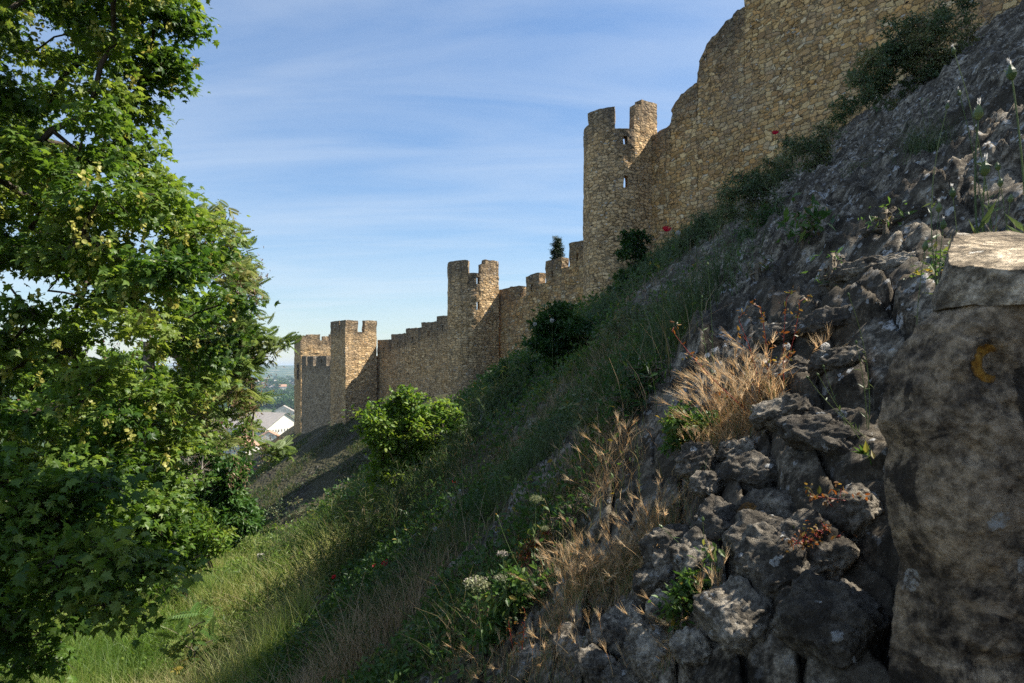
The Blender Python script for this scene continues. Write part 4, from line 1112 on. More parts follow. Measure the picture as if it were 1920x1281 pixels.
def barley(name, label, roots, n, hmin, hmax, nb, ear=.075, leanb=(-.15, 0, 0), green=.2, herb=0):
    """roots: list of (px, py, radius m)"""
    t = thing(name, label, 'grass tuft', gp(*roots[0][:2]))
    g = Geo(); ge = Geo()
    R = np.array([gp(a, b) for a, b, _ in roots]); rad = np.array([c for *_, c in roots])
    k = rng.integers(0, len(R), nb)
    xy = R[k, :2] + rng.normal(size=(nb, 2)) * rad[k, None] * .8
    p = np.stack([xy[:, 0], xy[:, 1], H(xy[:, 0], xy[:, 1]) - .01], -1)
    var = np.clip(.4 + .25 * rng.normal(size=nb), 0, 1)
    blades(g, p, rng.uniform(.5 * hmin, hmin * 1.1, nb), rng.uniform(.0016, .0034, nb), rng.uniform(.2, 1.3, nb), var, 0, 5)
    ng = int(nb * green)
    if ng:
        blades(g, p[:ng], rng.uniform(.6 * hmin, hmin * 1.2, ng), rng.uniform(.002, .0042, ng), rng.uniform(.1, .7, ng), rng.random(ng), 1, 5)
    k = rng.integers(0, len(R), n)
    xy = R[k, :2] + rng.normal(size=(n, 2)) * rad[k, None] * .5
    p = np.stack([xy[:, 0], xy[:, 1], H(xy[:, 0], xy[:, 1]) - .01], -1)
    a = rng.uniform(0, 2 * PI, n); lean = np.stack([np.cos(a), np.sin(a), 0 * a], -1) + np.array(leanb)
    P = blade_paths(p, rng.uniform(hmin, hmax, n), lean, rng.uniform(.1, .75, n), 7)
    tubes(g, P, np.tile(np.linspace(.0011, .0006, 7), (n, 1)), 3, np.clip(.55 + .2 * rng.normal(size=n), 0, 1))
    tip = P[:, -1]; d = nrm(P[:, -1] - P[:, -2])
    m = 16
    dd = nrm(np.repeat(d, m, 0) + rng.normal(size=(n * m, 3)) * .20)
    s = np.tile(np.linspace(0, .45, m), n)[:, None] * ear * np.repeat(d, m, 0)
    base = np.repeat(tip, m, 0) + s
    L = ear * rng.uniform(.7, 1.15, n * m)
    tt = np.linspace(0, 1, 3)[None, :, None]
    AP = base[:, None] + dd[:, None] * L[:, None, None] * tt + rng.normal(size=(n * m, 1, 3)) * .002 * tt
    bb = rdir(n * m)
    vv = np.repeat(np.clip(.72 + .2 * rng.normal(size=n), 0, 1), m)
    ribbons(ge, AP, np.tile(np.array([.0016, .0010, .0004]), (n * m, 1)), bb, vv)
    q = base.reshape(n, m, 3)[:, ::2].reshape(-1, 3)
    leaves(ge, LANCE_V * np.array([1.6, 1, 1]), LANCE_F, q, np.repeat(d, m // 2, 0) + rng.normal(size=(n * m // 2, 3)) * .2, .016, .2, np.clip(.6 + .1 * rng.normal(size=n * m // 2), 0, 1), 0, 1.)
    g.build('stem', [M_STRAW, M_STEM], t)['kind'] = 'stuff'; ge.build('ear', M_STRAW, t)['kind'] = 'stuff'
    return t

barley('wild_barley', 'large straw coloured barley clump glowing in the sun at the middle of the rocks', [(1390, 800, .07), (1350, 815, .08), (1425, 780, .06), (1330, 790, .06), (1370, 760, .06)], 120, .12, .30, 2300, .07, (-.35, 0, 0), .14)
barley('wild_barley', 'broad brown and green grass clump in the sun above the bottom rocks', [(1150, 1080, .10), (1200, 1040, .10), (1100, 1110, .10), (1240, 1010, .09), (1060, 1130, .09), (1170, 1060, .10), (1130, 1060, .09), (1215, 1000, .08), (1090, 1085, .08)], 210, .07, .20, 4600, .048, (-.1, 0, 0), .4)
barley('wild_barley', 'sparse dry grass tuft with long awns low at the bottom edge', [(1040, 1250, .07), (1100, 1230, .07), (1000, 1265, .06), (1160, 1270, .06)], 30, .06, .16, 700, .045, (.1, 0, 0), .35)
barley('wild_barley', 'small dry grass tuft growing out of the bottom rocks', [(1330, 1160, .03), (1350, 1180, .03)], 12, .05, .11, 150, .05, (.1, 0, 0), .3)
barley('wild_barley', 'short pale straw tuft wedged between rocks at the bottom, left of the tilted pale block', [(1230, 1200, .05), (1260, 1230, .04)], 16, .05, .12, 420, .042, (.1, 0, 0), .3)
barley('wild_barley', 'green and straw tuft around the foot of the largest umbel', [(900, 1250, .07), (870, 1230, .07), (940, 1262, .06)], 18, .07, .17, 620, .045, (-.1, 0, 0), .7)
barley('wild_barley', 'dry tuft halfway between the umbels and the broad brown grass clump', [(1060, 1060, .07), (1030, 1090, .06)], 26, .07, .16, 520, .045, (-.1, 0, 0), .4)
barley('wild_barley', 'dry grass on the ledge right above the small squarish block', [(1330, 880, .04), (1300, 870, .04)], 14, .05, .11, 360, .045, (-.1, 0, 0), .4)
barley('wild_barley', 'thin tuft of dead straw in shade right of the umbel flowers', [(1120, 930, .12), (1080, 900, .15), (1150, 880, .12)], 50, .12, .26, 700, .06, (-.1, 0, 0), .1)
barley('wild_barley', 'small reddish grass head lying over the rock right of the barley clump', [(1540, 650, .04)], 10, .05, .10, 60, .06, (.5, 0, 0), .2)

def leafy_stem(g, P, n, size, mat, var=None, tv=LANCE_V, tf=LANCE_F, t0=.1, t1=.8, up=.4):
    t = rng.uniform(t0, t1, n) * (len(P) - 1); i = t.astype(int); f = (t - i)[:, None]
    pos = P[i] * (1 - f) + P[np.minimum(i + 1, len(P) - 1)] * f
    d = rdir(n, .5); 
    leaves(g, tv, tf, pos, d, size, up, np.clip(.5 + .2 * rng.normal(size=n), 0, 1) if var is None else var, mat, .6)

def ball(c, r, n=60, squash=1.):
    d = rdir(n); return c + d * r * np.array([1, 1, squash])

def umbel(label, px0, py0, px1, py1, R, dens=1., pink=.3, Y=None, heads=()):
    a = stem_to(px0, py0, px1, py1, rng.uniform(-.05, .05), Y=Y)
    t = thing('umbel_flower', label, 'flower', a[0], 'umbel flowers of the foreground')
    g = Geo(); tubes(g, a, np.linspace(.0024, .0016, 10), 5, .6)
    leafy_stem(g, a, 12, .05, 0, tv=LANCE_V * np.array([1.4, 1, 1]), t1=.6)
    for (c, rr) in [(a[-1], R)] + [(at(hx, hy, a[-1][1]), hr) for hx, hy, hr in heads]:
        if c is not a[-1]:
            b = bez(a[5], (a[5] + c) / 2 - np.array([0, 0, .01]), c, 6); tubes(g, b, np.linspace(.0016, .001, 6), 4, .6)
        gf = Geo(); n = int(16 * dens); k = np.arange(n)
        th = k * 2.4; ra = np.sqrt((k + .5) / n)
        tips = c + np.stack([np.cos(th) * ra * rr, np.sin(th) * ra * rr, (1 - ra ** 2) * rr * .55 + .0], -1)
        S = np.stack([np.tile(c - np.array([0, 0, rr * .7]), (n, 1)), (tips + c - np.array([0, 0, rr * .7])) / 2 + np.array([0, 0, -.002]), tips], 1)
        tubes(g, S, np.tile(np.array([.0007, .0006, .0005]), (n, 1)), 3, .7)
        p = (tips[:, None] + rng.normal(size=(n, 14, 3)) * rr * .14).reshape(-1, 3)
        leaves(gf, ROUND_V, ROUND_F, p, rdir(len(p), .5), rr * .16, .8, np.clip(pink + .3 * rng.normal(size=len(p)), 0, 1), 0, .8)
        gf.build('flower_head', M_UMBEL, t)
    g.build('stem', M_STEM, t); return t

umbel('largest cream umbel head, on the leftmost tall stem at the bottom', 912, 1270, 893, 1098, .052, 2.2, .35)
umbel('pinkish white umbel on a straight stem just above the largest cream one', 950, 1190, 942, 1040, .026, 1., .95)
umbel('greenish umbel on a thin stem right of the pinkish one', 1000, 1080, 1005, 938, .036, 1.6, .1, heads=((1022, 992, .022),))
umbel('low cream umbel beside the leafy weed near the pinkish stem', 960, 1180, 938, 1085, .03, 1.2, .4)

def bud_plant(label, stems, Y=None, leaf=.05, nl=6, name='bud_plant', yellow=False, fluff=False, rstem=.0022, bud=.011):
    """stems: (px0,py0,px1,py1,bend)"""
    t = None
    for i, s in enumerate(stems):
        P = stem_to(*s[:4], s[4] if len(s) > 4 else 0., Y=Y)
        if t is None:
            t = thing(name, label, 'wildflower', P[0])
        g = Geo(); gb = Geo(); gy = Geo()
        tubes(g, P, np.linspace(rstem, rstem * .55, 10), 5, rng.random())
        if nl: leafy_stem(g, P, nl, leaf, 0, t1=.7)
        d = nrm(P[-1] - P[-3]); c = P[-1]
        prof = np.array([.35, .8, 1., .85, .5, .25]) * bud * .55
        B = c + d * np.linspace(0, bud * 1.7, 6)[:, None]
        tubes(gb, B, prof, 7, rng.random())
        leaves(gb, LANCE_V, LANCE_F, np.tile(c, (8, 1)) + d * bud * .3, np.tile(d, (8, 1)) + rdir(8) * .5, bud * 1.1, .1, None, 0, 1.)
        if yellow or fluff:
            n = 14; leaves(gy, LANCE_V * np.array([1.3, 1, 1]), LANCE_F, np.tile(B[-1] - d * .002, (n, 1)), np.tile(d, (n, 1)) + rdir(n) * .35, bud * .8, .1, None, 0, 1.)
        so_ = g.build('stem', M_STEM, t, smooth=True); bo = gb.build('bud', M_STEM, so_, smooth=False)
        if yellow: gy.build('petals', M_YELLOW, so_)
        elif fluff: gy.build('tuft', M_FLUFF, so_)
    return t

bud_plant('three slender stems with closed yellow buds leaning left above the umbels', [(935, 1075, 896, 1010, -.12), (1020, 1120, 934, 972, -.1), (1060, 1110, 1008, 1035, -.05)], leaf=.04, nl=5, yellow=True, rstem=.0017, bud=.011)
bud_plant('tall thin stem with a seedy top rising from the barley clump', [(1338, 740, 1327, 498, .02), (1340, 720, 1316, 560, -.1)], leaf=.03, nl=8, rstem=.002, bud=.011)
bud_plant('long stem with a nodding tip standing before the dark rock, left of the pier', [(1628, 800, 1592, 556, .12), (1626, 790, 1606, 645, .05)], leaf=.03, nl=5, rstem=.0017, bud=.008)
bud_plant('arched stem with small buds curving towards the pier edge', [(1630, 850, 1516, 710, -.12), (1625, 845, 1535, 705, -.05), (1600, 815, 1545, 690, -.05)], leaf=.03, nl=4, rstem=.0014, bud=.007)
bud_plant('thin stem with spindly pods among the bottom rocks', [(1320, 1120, 1318, 978, .02), (1335, 1110, 1328, 1040, -.03), (1345, 1120, 1342, 1035, .05), (1300, 1075, 1242, 990, -.06)], leaf=.022, nl=5, rstem=.0013, bud=.010)
bud_plant('thin bare stem with one bud rising left of the shaded herb', [(1180, 930, 1168, 850, -.1)], leaf=.02, nl=2, rstem=.0012, bud=.006)
bud_plant('spiky upright plant with small leaves along the stem, left of the leafy herb', [(1200, 920, 1193, 795, 0.)], leaf=.02, nl=60, rstem=.0016, bud=.006)
Yp = 1.9
bud_plant('tall green stems with pale plump buds above the pier, at the right edge', [(1925, 520, 1898, 150, .05), (1910, 470, 1834, 225, -.12), (1890, 470, 1846, 330, -.08)], Y=Yp, leaf=.09, nl=9, rstem=.0038, bud=.025, fluff=True)
bud_plant('slender stem with a whorl of tiny flowers, left of the plump buds', [(1850, 470, 1790, 100, .12), (1840, 400, 1800, 180, .1), (1840, 400, 1775, 205, -.2)], Y=Yp, leaf=.04, nl=22, rstem=.0018, bud=.011, fluff=True)
bud_plant('short drooping grey bud stems on the rock just left of the pier top', [(1800, 480, 1760, 398, -.1), (1796, 470, 1787, 370, .05), (1795, 480, 1768, 430, -.1), (1745, 500, 1734, 470, -.1)], Y=Yp, leaf=.035, nl=6, rstem=.0018, bud=.016, fluff=True)
bud_plant('spray of small curled buds at the right edge behind the plump ones', [(1900, 470, 1875, 350, -.1), (1900, 470, 1894, 380, -.1), (1905, 470, 1872, 320, .05), (1890, 460, 1858, 400, -.1)], Y=Yp, leaf=.05, nl=10, rstem=.0017, bud=.014)
# low green weeds round the pier top
g = Geo(); t = thing('low_weed', 'low sunlit weed with red and green leaves along the top of the pier', 'plant', at(1850, 470, Yp))
n = 900; xx = rng.uniform(1790, 1930, n); b = np.array([at(q, 450, Yp) for q in xx]); b[:, 1] += rng.normal(size=n) * .1
p = P3(b[:, 0], b[:, 1]); p[:, 2] += rng.random(n) ** 2 * .14
p[:, 2] = np.maximum(p[:, 2], at(0, 500, Yp)[2] + .02 * rng.random(n) + .06 * rng.random(n) ** 2)
leaves(g, LANCE_V * np.array([1.8, 1, 1]), LANCE_F, p, rdir(n, .4), .024, .5, None, 0, .8)
g.build('foliage', M_HERB, t)
g = Geo(); k = 70; root = p[rng.integers(0, n, k)]; root[:, 2] -= .03
blades(g, root, rng.uniform(.05, .14, k), np.full(k, .0022), rng.uniform(.1, .8, k), rng.random(k), 0, 5); g.build('blade', M_RUST, t)['kind'] = 'stuff'
# grey green tussock on the slab
t = thing('tussock', 'grey green feathery tussock alone on the dark slab, left of the plump buds', 'plant', gp(1735, 285))
g = Geo(); k = 520; c = gp(1735, 285); xy = c[:2] + rng.normal(size=(k, 2)) * .06
root = np.stack([xy[:, 0], xy[:, 1], H(xy[:, 0], xy[:, 1]) - .02], -1)
Pb = blades(g, root, rng.uniform(.10, .30, k), np.full(k, .0034), rng.uniform(.2, 1.3, k), np.clip(.4 + .2 * rng.normal(size=k), 0, 1), 0, 5)
g.build('blade', M_GREYLEAF, t)['kind'] = 'stuff'
bud_plant('two thin stalks with small seed heads out of the grey tussock', [(1745, 280, 1728, 188, -.05), (1740, 280, 1740, 190, .05)], leaf=.02, nl=2, rstem=.0016, bud=.01)

# red stemmed plants by the barley
def red_weed(label, stems, leaf=.022):
    t = None
    for s in stems:
        P = stem_to(*s[:4], s[4] if len(s) > 4 else 0.)
        if t is None: t = thing('red_stemmed_weed', label, 'plant', P[0], 'red stemmed weeds')
        g = Geo(); gl = Geo()
        tubes(g, P, np.linspace(.0019, .0010, 10), 4, rng.random())
        for q in range(3, 10, 2):
            e = P[q] + rdir(1, .5)[0] * .035
            tubes(g, np.stack([P[q], (P[q] + e) / 2, e]), np.array([.001, .0008, .0006]), 3, rng.random())
            leaves(gl, OVAL_V, OVAL_F, e + rng.normal(size=(7, 3)) * .011, rdir(7, .2), leaf, .4, None, 0, .8)
        leafy_stem(gl, P, 10, leaf, 0, tv=OVAL_V, tf=OVAL_F, t1=1.)
        gl.build('foliage', M_RUST, g.build('stem', M_REDSTEM, t, smooth=True))
red_weed('red stemmed weed with orange leaves standing in the right half of the barley clump', [(1440, 760, 1425, 575, .06), (1470, 745, 1475, 560, -.04), (1455, 750, 1500, 565, .08), (1430, 770, 1385, 600, .1), (1420, 770, 1260, 620, -.1)])
red_weed('red stemmed weed creeping over the rock at the pier edge', [(1640, 965, 1520, 930, .0), (1630, 960, 1560, 950, 0.)])
red_weed('red stemmed weed low among the umbel stems at the bottom', [(965, 1240, 955, 1180, .02), (975, 1250, 985, 1150, .02), (980, 1040, 977, 1015, 0)], .018)
# green leaf tuft at the pier edge
t = thing('leaf_tuft', 'small bright green leaf tuft sticking out at the pier edge', 'plant', at(1630, 900, 1.5)); g = Geo()
c = gp(1634, 905); P = np.stack([c, c + (-.01, -.01, .02), c + (-.02, -.02, .035)]); tubes(g, P, np.array([.0015, .0013, .001]), 4, .5)
leaves(g, LANCE_V * np.array([1.8, 1, 1]), LANCE_F, np.tile(P[2], (14, 1)) + rng.normal(size=(14, 3)) * .006, rdir(14, .5) + np.array([-.4, -.2, 0]), .04, .5, None, 0, .6)
g.build('foliage', M_HERB, t)

# poppies
def poppy(label, px, py, R, h=.22, group='red poppies'):
    b = ground_hit(px, py + 6)
    Y = b[1] if b is not None else 9.
    c = at(px, py, Y)
    if b is None: c = at(px, py, 10.); 
    root = grounded(c[0] + .02, c[1] + .05)
    if root[2] > c[2] - .05: c[2] = root[2] + .05 + .4 * h
    t = thing('poppy', label, 'poppy', root, group)
    g = Geo(); P = bez(root - np.array([0, 0, .02]), (root + c) / 2 + np.array([.015, 0, .02]), c, 8); tubes(g, P, np.linspace(.0022, .0014, 8) * max(1, c[1] / 6), 4, .4)
    leafy_stem(g, P, 5, .05, 0, t1=.5); g.build('stem', M_STEM, t)
    gp_ = Geo(); tilt = nrm(np.array([rng.normal() * .3 - .2, -.5, .8]))
    for k in range(4):
        a0 = k * PI / 2 + rng.normal() * .1; V = []; n1, n2 = 5, 7
        rad = R * (1.0 if k % 2 else .92)
        fr = frames(np.cross(tilt, [1, 0, .1])[None], tilt[None])[0]
        for i in range(n1):
            for j in range(n2):
                s = i / (n1 - 1); an = a0 + (j / (n2 - 1) - .5) * 1.9 * (1 - .1 * s)
                ruf = .09 * math.sin(j * 2.3 + k) * s
                q = np.array([math.cos(an) * rad * s ** .8, math.sin(an) * rad * s ** .8, rad * (.75 * s ** 1.6 + ruf)])
                V.append(c + fr @ q)
        idx = np.arange(n1 - 1)[:, None] * n2 + np.arange(n2 - 1)[None]
        gp_.add(np.array(V), np.stack([idx, idx + n2, idx + n2 + 1, idx + 1], -1).reshape(-1, 4), rng.random())
    gp_.build('petals', M_POPPY, t, smooth=True)
    gc = Geo(); tubes(gc, c + tilt * np.linspace(0, R * .5, 4)[:, None], np.array([.4, .5, .45, .1]) * R * .4, 7); gc.build('seed_head', M_BLACK, t, smooth=True)
for label, px, py, R in [('large poppy silhouetted against the ochre wall, above the crest', 1454, 252, .042), ('poppy on the dark rock below the crest poppy', 1480, 390, .030),
                         ('tiny poppy on the crest near the foot of the tall round tower', 1250, 434, .055), ('largest poppy low on the shaded bank, near the sunlit grass edge', 724, 1079, .038),
                         ('half hidden poppy just left of the largest bank poppy', 703, 1085, .022), ('poppy in dark grass lowest and leftmost on the bank', 627, 1121, .026),
                         ('poppy halfway up the bank, left of the shaded herb', 976, 824, .034), ('small poppy just below the sunlit bush', 756, 959, .028),
                         ('faint poppy right of the sunlit bush, in grass', 832, 883, .026), ('faint orange red poppy beside white seed clocks on the bank', 850, 917, .022)]:
    poppy(label, px, py, R * 1.3)

# seed clocks
def clock(label, px, py, R, group='white dandelion clocks'):
    b = ground_hit(px, py + 8); Y = min(b[1], 25.) if b is not None else 12.
    c = at(px, py, Y); root = grounded(c[0] + .01, c[1] + .03)
    if root[2] > c[2] - .04: c[2] = root[2] + .08
    t = thing('dandelion_clock', label, 'dandelion', root, group)
    g = Geo(); P = bez(root - np.array([0, 0, .02]), (root + c) / 2 + np.array([.01, 0, 0]), c, 6); tubes(g, P, np.linspace(.0013, .001, 6) * max(1, Y / 4), 4, .5); g.build('stem', M_STEM, t)
    gf = Geo(); n = 110; d = rdir(n)
    inst(gf, LANCE_V * np.array([.35, 1, 1]), LANCE_F, np.tile(c, (n, 1)), frames(d, rdir(n)), R * rng.uniform(.8, 1.05, n), rng.random(n))
    e = c + d * R * .93
    leaves(gf, ROUND_V, ROUND_F, np.repeat(e, 3, 0), np.repeat(d, 3, 0) + rdir(n * 3), R * .32, .1, None, 0, 1.)
    gf.build('seed_clock', M_FLUFF, t)
for label, px, py, R in [('white clock on the rock right of the barley clump, higher of the two there', 1548, 650, .016), ('white clock at the right edge of the barley clump', 1475, 673, .014),
                         ('white clock right beside the largest bank poppy, lower left on the bank', 678, 1098, .028), ('leftmost white clock of three together in mid bank', 766, 1011, .024), ('middle white clock of three together in mid bank', 774, 1008, .024),
                         ('rightmost white clock of three together in mid bank', 781, 1004, .026), ('lone white clock right of the three in mid bank', 816, 1000, .022), ('lower white clock of the pair below the sunlit bush', 842, 940, .03),
                         ('upper white clock of the pair right of the sunlit bush', 852, 935, .03), ('white clock above the faint orange poppy', 862, 934, .026), ('white clock high on the bank right of the sunlit bush', 845, 902, .024),
                         ('white clock among the leaves of the broadleaf crest shrub', 1035, 601, .032), ('lower white clock beside the broadleaf crest shrub', 1003, 608, .028), ('white clock on the crest beside the tiny poppy', 1271, 437, .035)]:
    clock(label, px, py, R)

# dead twigs on the bank
def twigs(label, px, py, L, n):
    c = gp(px, py); t = Geo()
    for i in range(n):
        a = c + np.array([rng.normal() * .06, rng.normal() * .06, -.02])
        e = a + np.array([rng.uniform(-1, .5), rng.normal() * .3, rng.uniform(.2, .9)]) * L * rng.uniform(.6, 1.1)
        P = bez(a, (a + e) / 2 + rng.normal(size=3) * .12 * L, e, 8); tubes(t, P, np.linspace(.006, .002, 8) * c[1] / 9, 4, .5)
        for k in (3, 5, 6):
            b = P[k] + rdir(1, .3)[0] * L * .3; tubes(t, bez(P[k], (P[k] + b) / 2, b, 4), np.linspace(.004, .0015, 4) * c[1] / 9, 3, .5)
    tag(t.build('dead_branch', M_DEAD), label, 'branch', 'bare dead branches on the bank')
twigs('bare grey branch poking out left of the sunlit bush', 695, 860, .5, 5)
twigs('bare forked twig standing in grass right of the sunlit bush', 925, 800, .8, 2)
twigs('bare twigs in front of the lower part of the sunlit bush', 770, 900, .7, 4)
twigs('bare twig low on the bank beside the leftmost poppy', 640, 1180, .45, 2)
# leaning post in the ditch grass
t = thing('marker_post', 'small weathered brown block on a stake leaning in the ditch grass', 'post', None)
b = grounded(*at(492, 1047, 15.)[:2]); g = Geo(); T_ = []
c = at(492, 1047, 15.); tubes(g, np.stack([b, c, c + (.02, 0, .05)]), np.array([.03, .028, .025]), 6); g.build('stake', M_BARK, t)
g = Geo(); solid(g, T_, c[:2] - np.array([.1, .05]), nrm([1, .2]), nrm([-.2, 1]), 0, .15, 0, .1, c[2] - .04, c[2] + .09, res=.05, rough=.008); g.build('block', M_DEAD, t)

# feathery fennel and upright weeds standing on the bank
def feathery(label, px, py, h, n, sp, mat, Y=None):
    c = gp(px, py) if Y is None else grounded(*at(px, py, Y)[:2])
    t = thing('feathery_weed', label, 'plant', c, 'feathery weeds on the bank')
    k = int(n / 26); xy = c[:2] + rng.normal(size=(k, 2)) * sp
    root = np.stack([xy[:, 0], xy[:, 1], H(xy[:, 0], xy[:, 1]) - .02], -1)
    g = Geo(); a = rng.uniform(0, 2 * PI, k)
    P = blade_paths(root, h * rng.uniform(.55, 1.1, k), np.stack([np.cos(a), np.sin(a), 0 * a], -1), rng.uniform(.1, .5, k), 6)
    w0 = max(.0025, .0006 * c[1])
    tubes(g, P, np.tile(np.linspace(w0, w0 * .4, 6), (k, 1)), 3, .4)
    g2 = Geo(); i = rng.integers(0, k, n); tt = rng.uniform(.15, 1, n) * 4.99; j = tt.astype(int); f = (tt - j)[:, None]
    b = P[i, j] * (1 - f) + P[i, np.minimum(j + 1, 5)] * f
    d = rdir(n, .35); L = h * .22 * rng.uniform(.5, 1.1, n)
    Q = b[:, None] + d[:, None] * L[:, None, None] * np.linspace(0, 1, 3)[None, :, None]; Q[:, 2, 2] -= L * .2
    ribbons(g2, Q, np.tile(np.array([1., .8, .3]), (n, 1)) * max(.003, .0009 * c[1]), rdir(n), np.clip(.35 + .2 * rng.normal(size=n), 0, 1))
    g.build('stem', M_STEM, t)['kind'] = 'stuff'; g2.build('foliage', mat, t)
for lb, px, py, h, n, sp, m in [
    ('deep green feathery fennel mass at the edge of shade, left of the largest bank poppy', 690, 1040, 1.0, 5200, .55, M_GRASS), ('feathery fennel clump below the sunlit bush, half in shade', 640, 1010, .9, 3600, .5, M_GRASS),
    ('dark feathery clump on the bank, right below the sunlit bush', 800, 930, .7, 3000, .4, M_GRASS), ('feathery grey green weed above the small poppy below the sunlit bush', 850, 860, .8, 2600, .45, M_GREYLEAF),
    ('dense dark feathery bush below the far round tower', 905, 800, 1.0, 4200, .6, M_GRASS), ('dull feathery weed in the middle of the bank', 1010, 880, .45, 2400, .25, M_GREYLEAF),
    ('feathery weed on the crest below the stepped wall', 1120, 610, .9, 3000, .6, M_GREYLEAF), ('feathery dark weed at the bottom of the bank, right of the leftmost poppy', 700, 1200, .45, 2600, .28, M_GRASS),
    ('tall feathery crest weed left of the broad dark crest shrub', 1300, 470, .9, 3400, .6, M_GREYLEAF), ('olive feathery weeds on the crest under the tiny poppy', 1245, 500, .9, 3400, .6, M_GREYLEAF),
    ('feathery weed between the upper poppy and the bushy plant beside it', 1470, 330, .75, 2600, .4, M_GREYLEAF), ('wispy weed in the shade above the barley clump', 1290, 610, .5, 2000, .28, M_GREYLEAF)]:
    feathery(lb, px, py, h, n, sp, m)
for lb, px, py, h, n, sp, m in [
    ('tall pale feathery weed in the middle of the sunny meadow', 520, 1110, .9, 2600, .4, M_SHRUB_L), ('tall bright weed at the right edge of the sunny meadow, by the shade', 560, 1080, 1.0, 2600, .4, M_SHRUB_L),
    ('tall grassy weed left of the leaning post', 455, 1060, 1.0, 2400, .45, M_GRASS_L), ('straw topped weed at the bottom of the meadow near the sapling', 440, 1230, .7, 2200, .35, M_GRASS_L),
    ('pale tall weed straight below the leaning post', 500, 1160, .7, 2200, .35, M_GRASS_L), ('bright weed clump under the maple at the left bottom of the meadow', 300, 1230, .7, 2400, .4, M_SHRUB_L)]:
    feathery(lb, px, py, h, n, sp, m)
GB = 'low weeds on the shaded bank'
for lb, px, py, bl, m, sz in [
    ('low dark leafy patch left of the lone white clock', 790, 1060, [(790, 1040, 30, 9), (815, 1055, 25, 7), (765, 1055, 22, 6)], M_SHRUB, .07), ('leafy patch halfway between the largest poppy and the umbels', 840, 1120, [(840, 1095, 30, 9), (870, 1110, 25, 7)], M_HERB, .05),
    ('bushy green weed right of the poppy halfway up the bank', 1040, 830, [(1040, 800, 30, 10), (1065, 815, 26, 8), (1020, 815, 20, 5)], M_SHRUB, .06), ('tall leafy weed patch above the dead straw tuft', 1110, 830, [(1110, 790, 34, 10), (1090, 760, 20, 6), (1130, 810, 30, 9)], M_GREYLEAF, .06),
    ('dark green broad weed in the shade right of the greenish umbel', 1070, 990, [(1070, 960, 26, 9), (1090, 975, 20, 6), (1050, 975, 20, 6)], M_SHRUB, .04), ('leafy weed low on the bank under the leaning dead twig', 620, 1240, [(620, 1215, 34, 10), (650, 1225, 28, 8), (585, 1225, 28, 8)], M_HERB, .06),
    ('weed patch at the bottom edge, right of the low feathery weed', 770, 1250, [(770, 1225, 30, 9), (800, 1235, 28, 8)], M_GREYLEAF, .05), ('reddish low herb in the grass below the shaded shrub', 940, 870, [(940, 850, 26, 8), (965, 860, 20, 6)], M_RUST, .045),
    ('dense weed on the crest right above the shaded herb', 1190, 640, [(1190, 600, 30, 9), (1220, 590, 26, 8), (1160, 620, 26, 8)], M_GREYLEAF, .08), ('leafy crest weed just below the round shrub', 1190, 540, [(1190, 515, 26, 8), (1160, 535, 26, 8), (1225, 505, 24, 7)], M_SHRUB, .11)]:
    shrub('bank_weed', lb, px, py, None, bl, m, LANCE_V * np.array([1.5, 1, 1]), LANCE_F, sz, 130, .012, up=.3, tilt=.9, cat='plant', group=GB, spread=.04)

# ================================================================ rocks
def boulder(name, label, px, py, wpx, hpx, rot=0., seed=0, mat=None, lift=0., box=2.6, parent=None, group=None, deep=.75):
    """a worn block bedded in the bank: long axis along the contour unless rot turns it"""
    c = gp(px, py); Y = c[1]
    nrmv = nrm(np.array([-.755 * .8, -.055, 1.])); 
    right = nrm(np.array([1., -.15, .2])); 
    view = nrm(-c)
    fwd = nrm(nrmv * .75 + view * .5)
    xa = nrm(np.cross([0, 0, 1.], fwd)); xa = xa * math.cos(rot) + np.cross(fwd, xa) * math.sin(rot); ya = np.cross(fwd, xa)
    n = 26; V = []; F = []; 
    g = Geo(); lin = np.linspace(-1, 1, n)
    A, B = np.meshgrid(lin, lin, indexing='ij'); A = A.ravel(); B = B.ravel(); O = np.ones_like(A)
    ii = np.arange(n - 1)[:, None] * n + np.arange(n - 1)[None]; q = np.stack([ii, ii + n, ii + n + 1, ii + 1], -1).reshape(-1, 4)
    sx, sy = wpx / 2 / FPX * Y, hpx / 2 / FPX * Y; sz = min(sx, sy) * deep
    for (a, b, cc) in ((A, B, O), (A, -B, -O), (O, A, B), (-O, A, -B), (A, O, -B), (A, -O, B)):
        p = np.stack([a, b, cc], -1); r = (np.abs(p) ** box).sum(1, keepdims=True) ** (1 / box); p = p / r
        u = p * np.array([sx, sy, sz])
        big = np.stack([fbm(p * 1.1 + seed * 7.7 + k * 31, 2, seed + k) for k in range(3)], -1) * np.array([sx, sy, sz]) * .24
        det = (np.abs(fbm(u * 13 + seed * 3.1, 4, seed + 9, .6)) - .15)[:, None] * p * .034
        fine = fbm(u * 70 + seed, 3, seed + 19, .65)[:, None] * p * .008
        u = u + big + det + fine
        g.add(c + u[:, :1] * xa + u[:, 1:2] * ya + u[:, 2:] * fwd + nrmv * lift, q)
    o = g.build(name, mat or M_ROCK, parent, smooth=True)
    if label: tag(o, label, 'rock', group or 'stone blocks of the near slope')
    return o
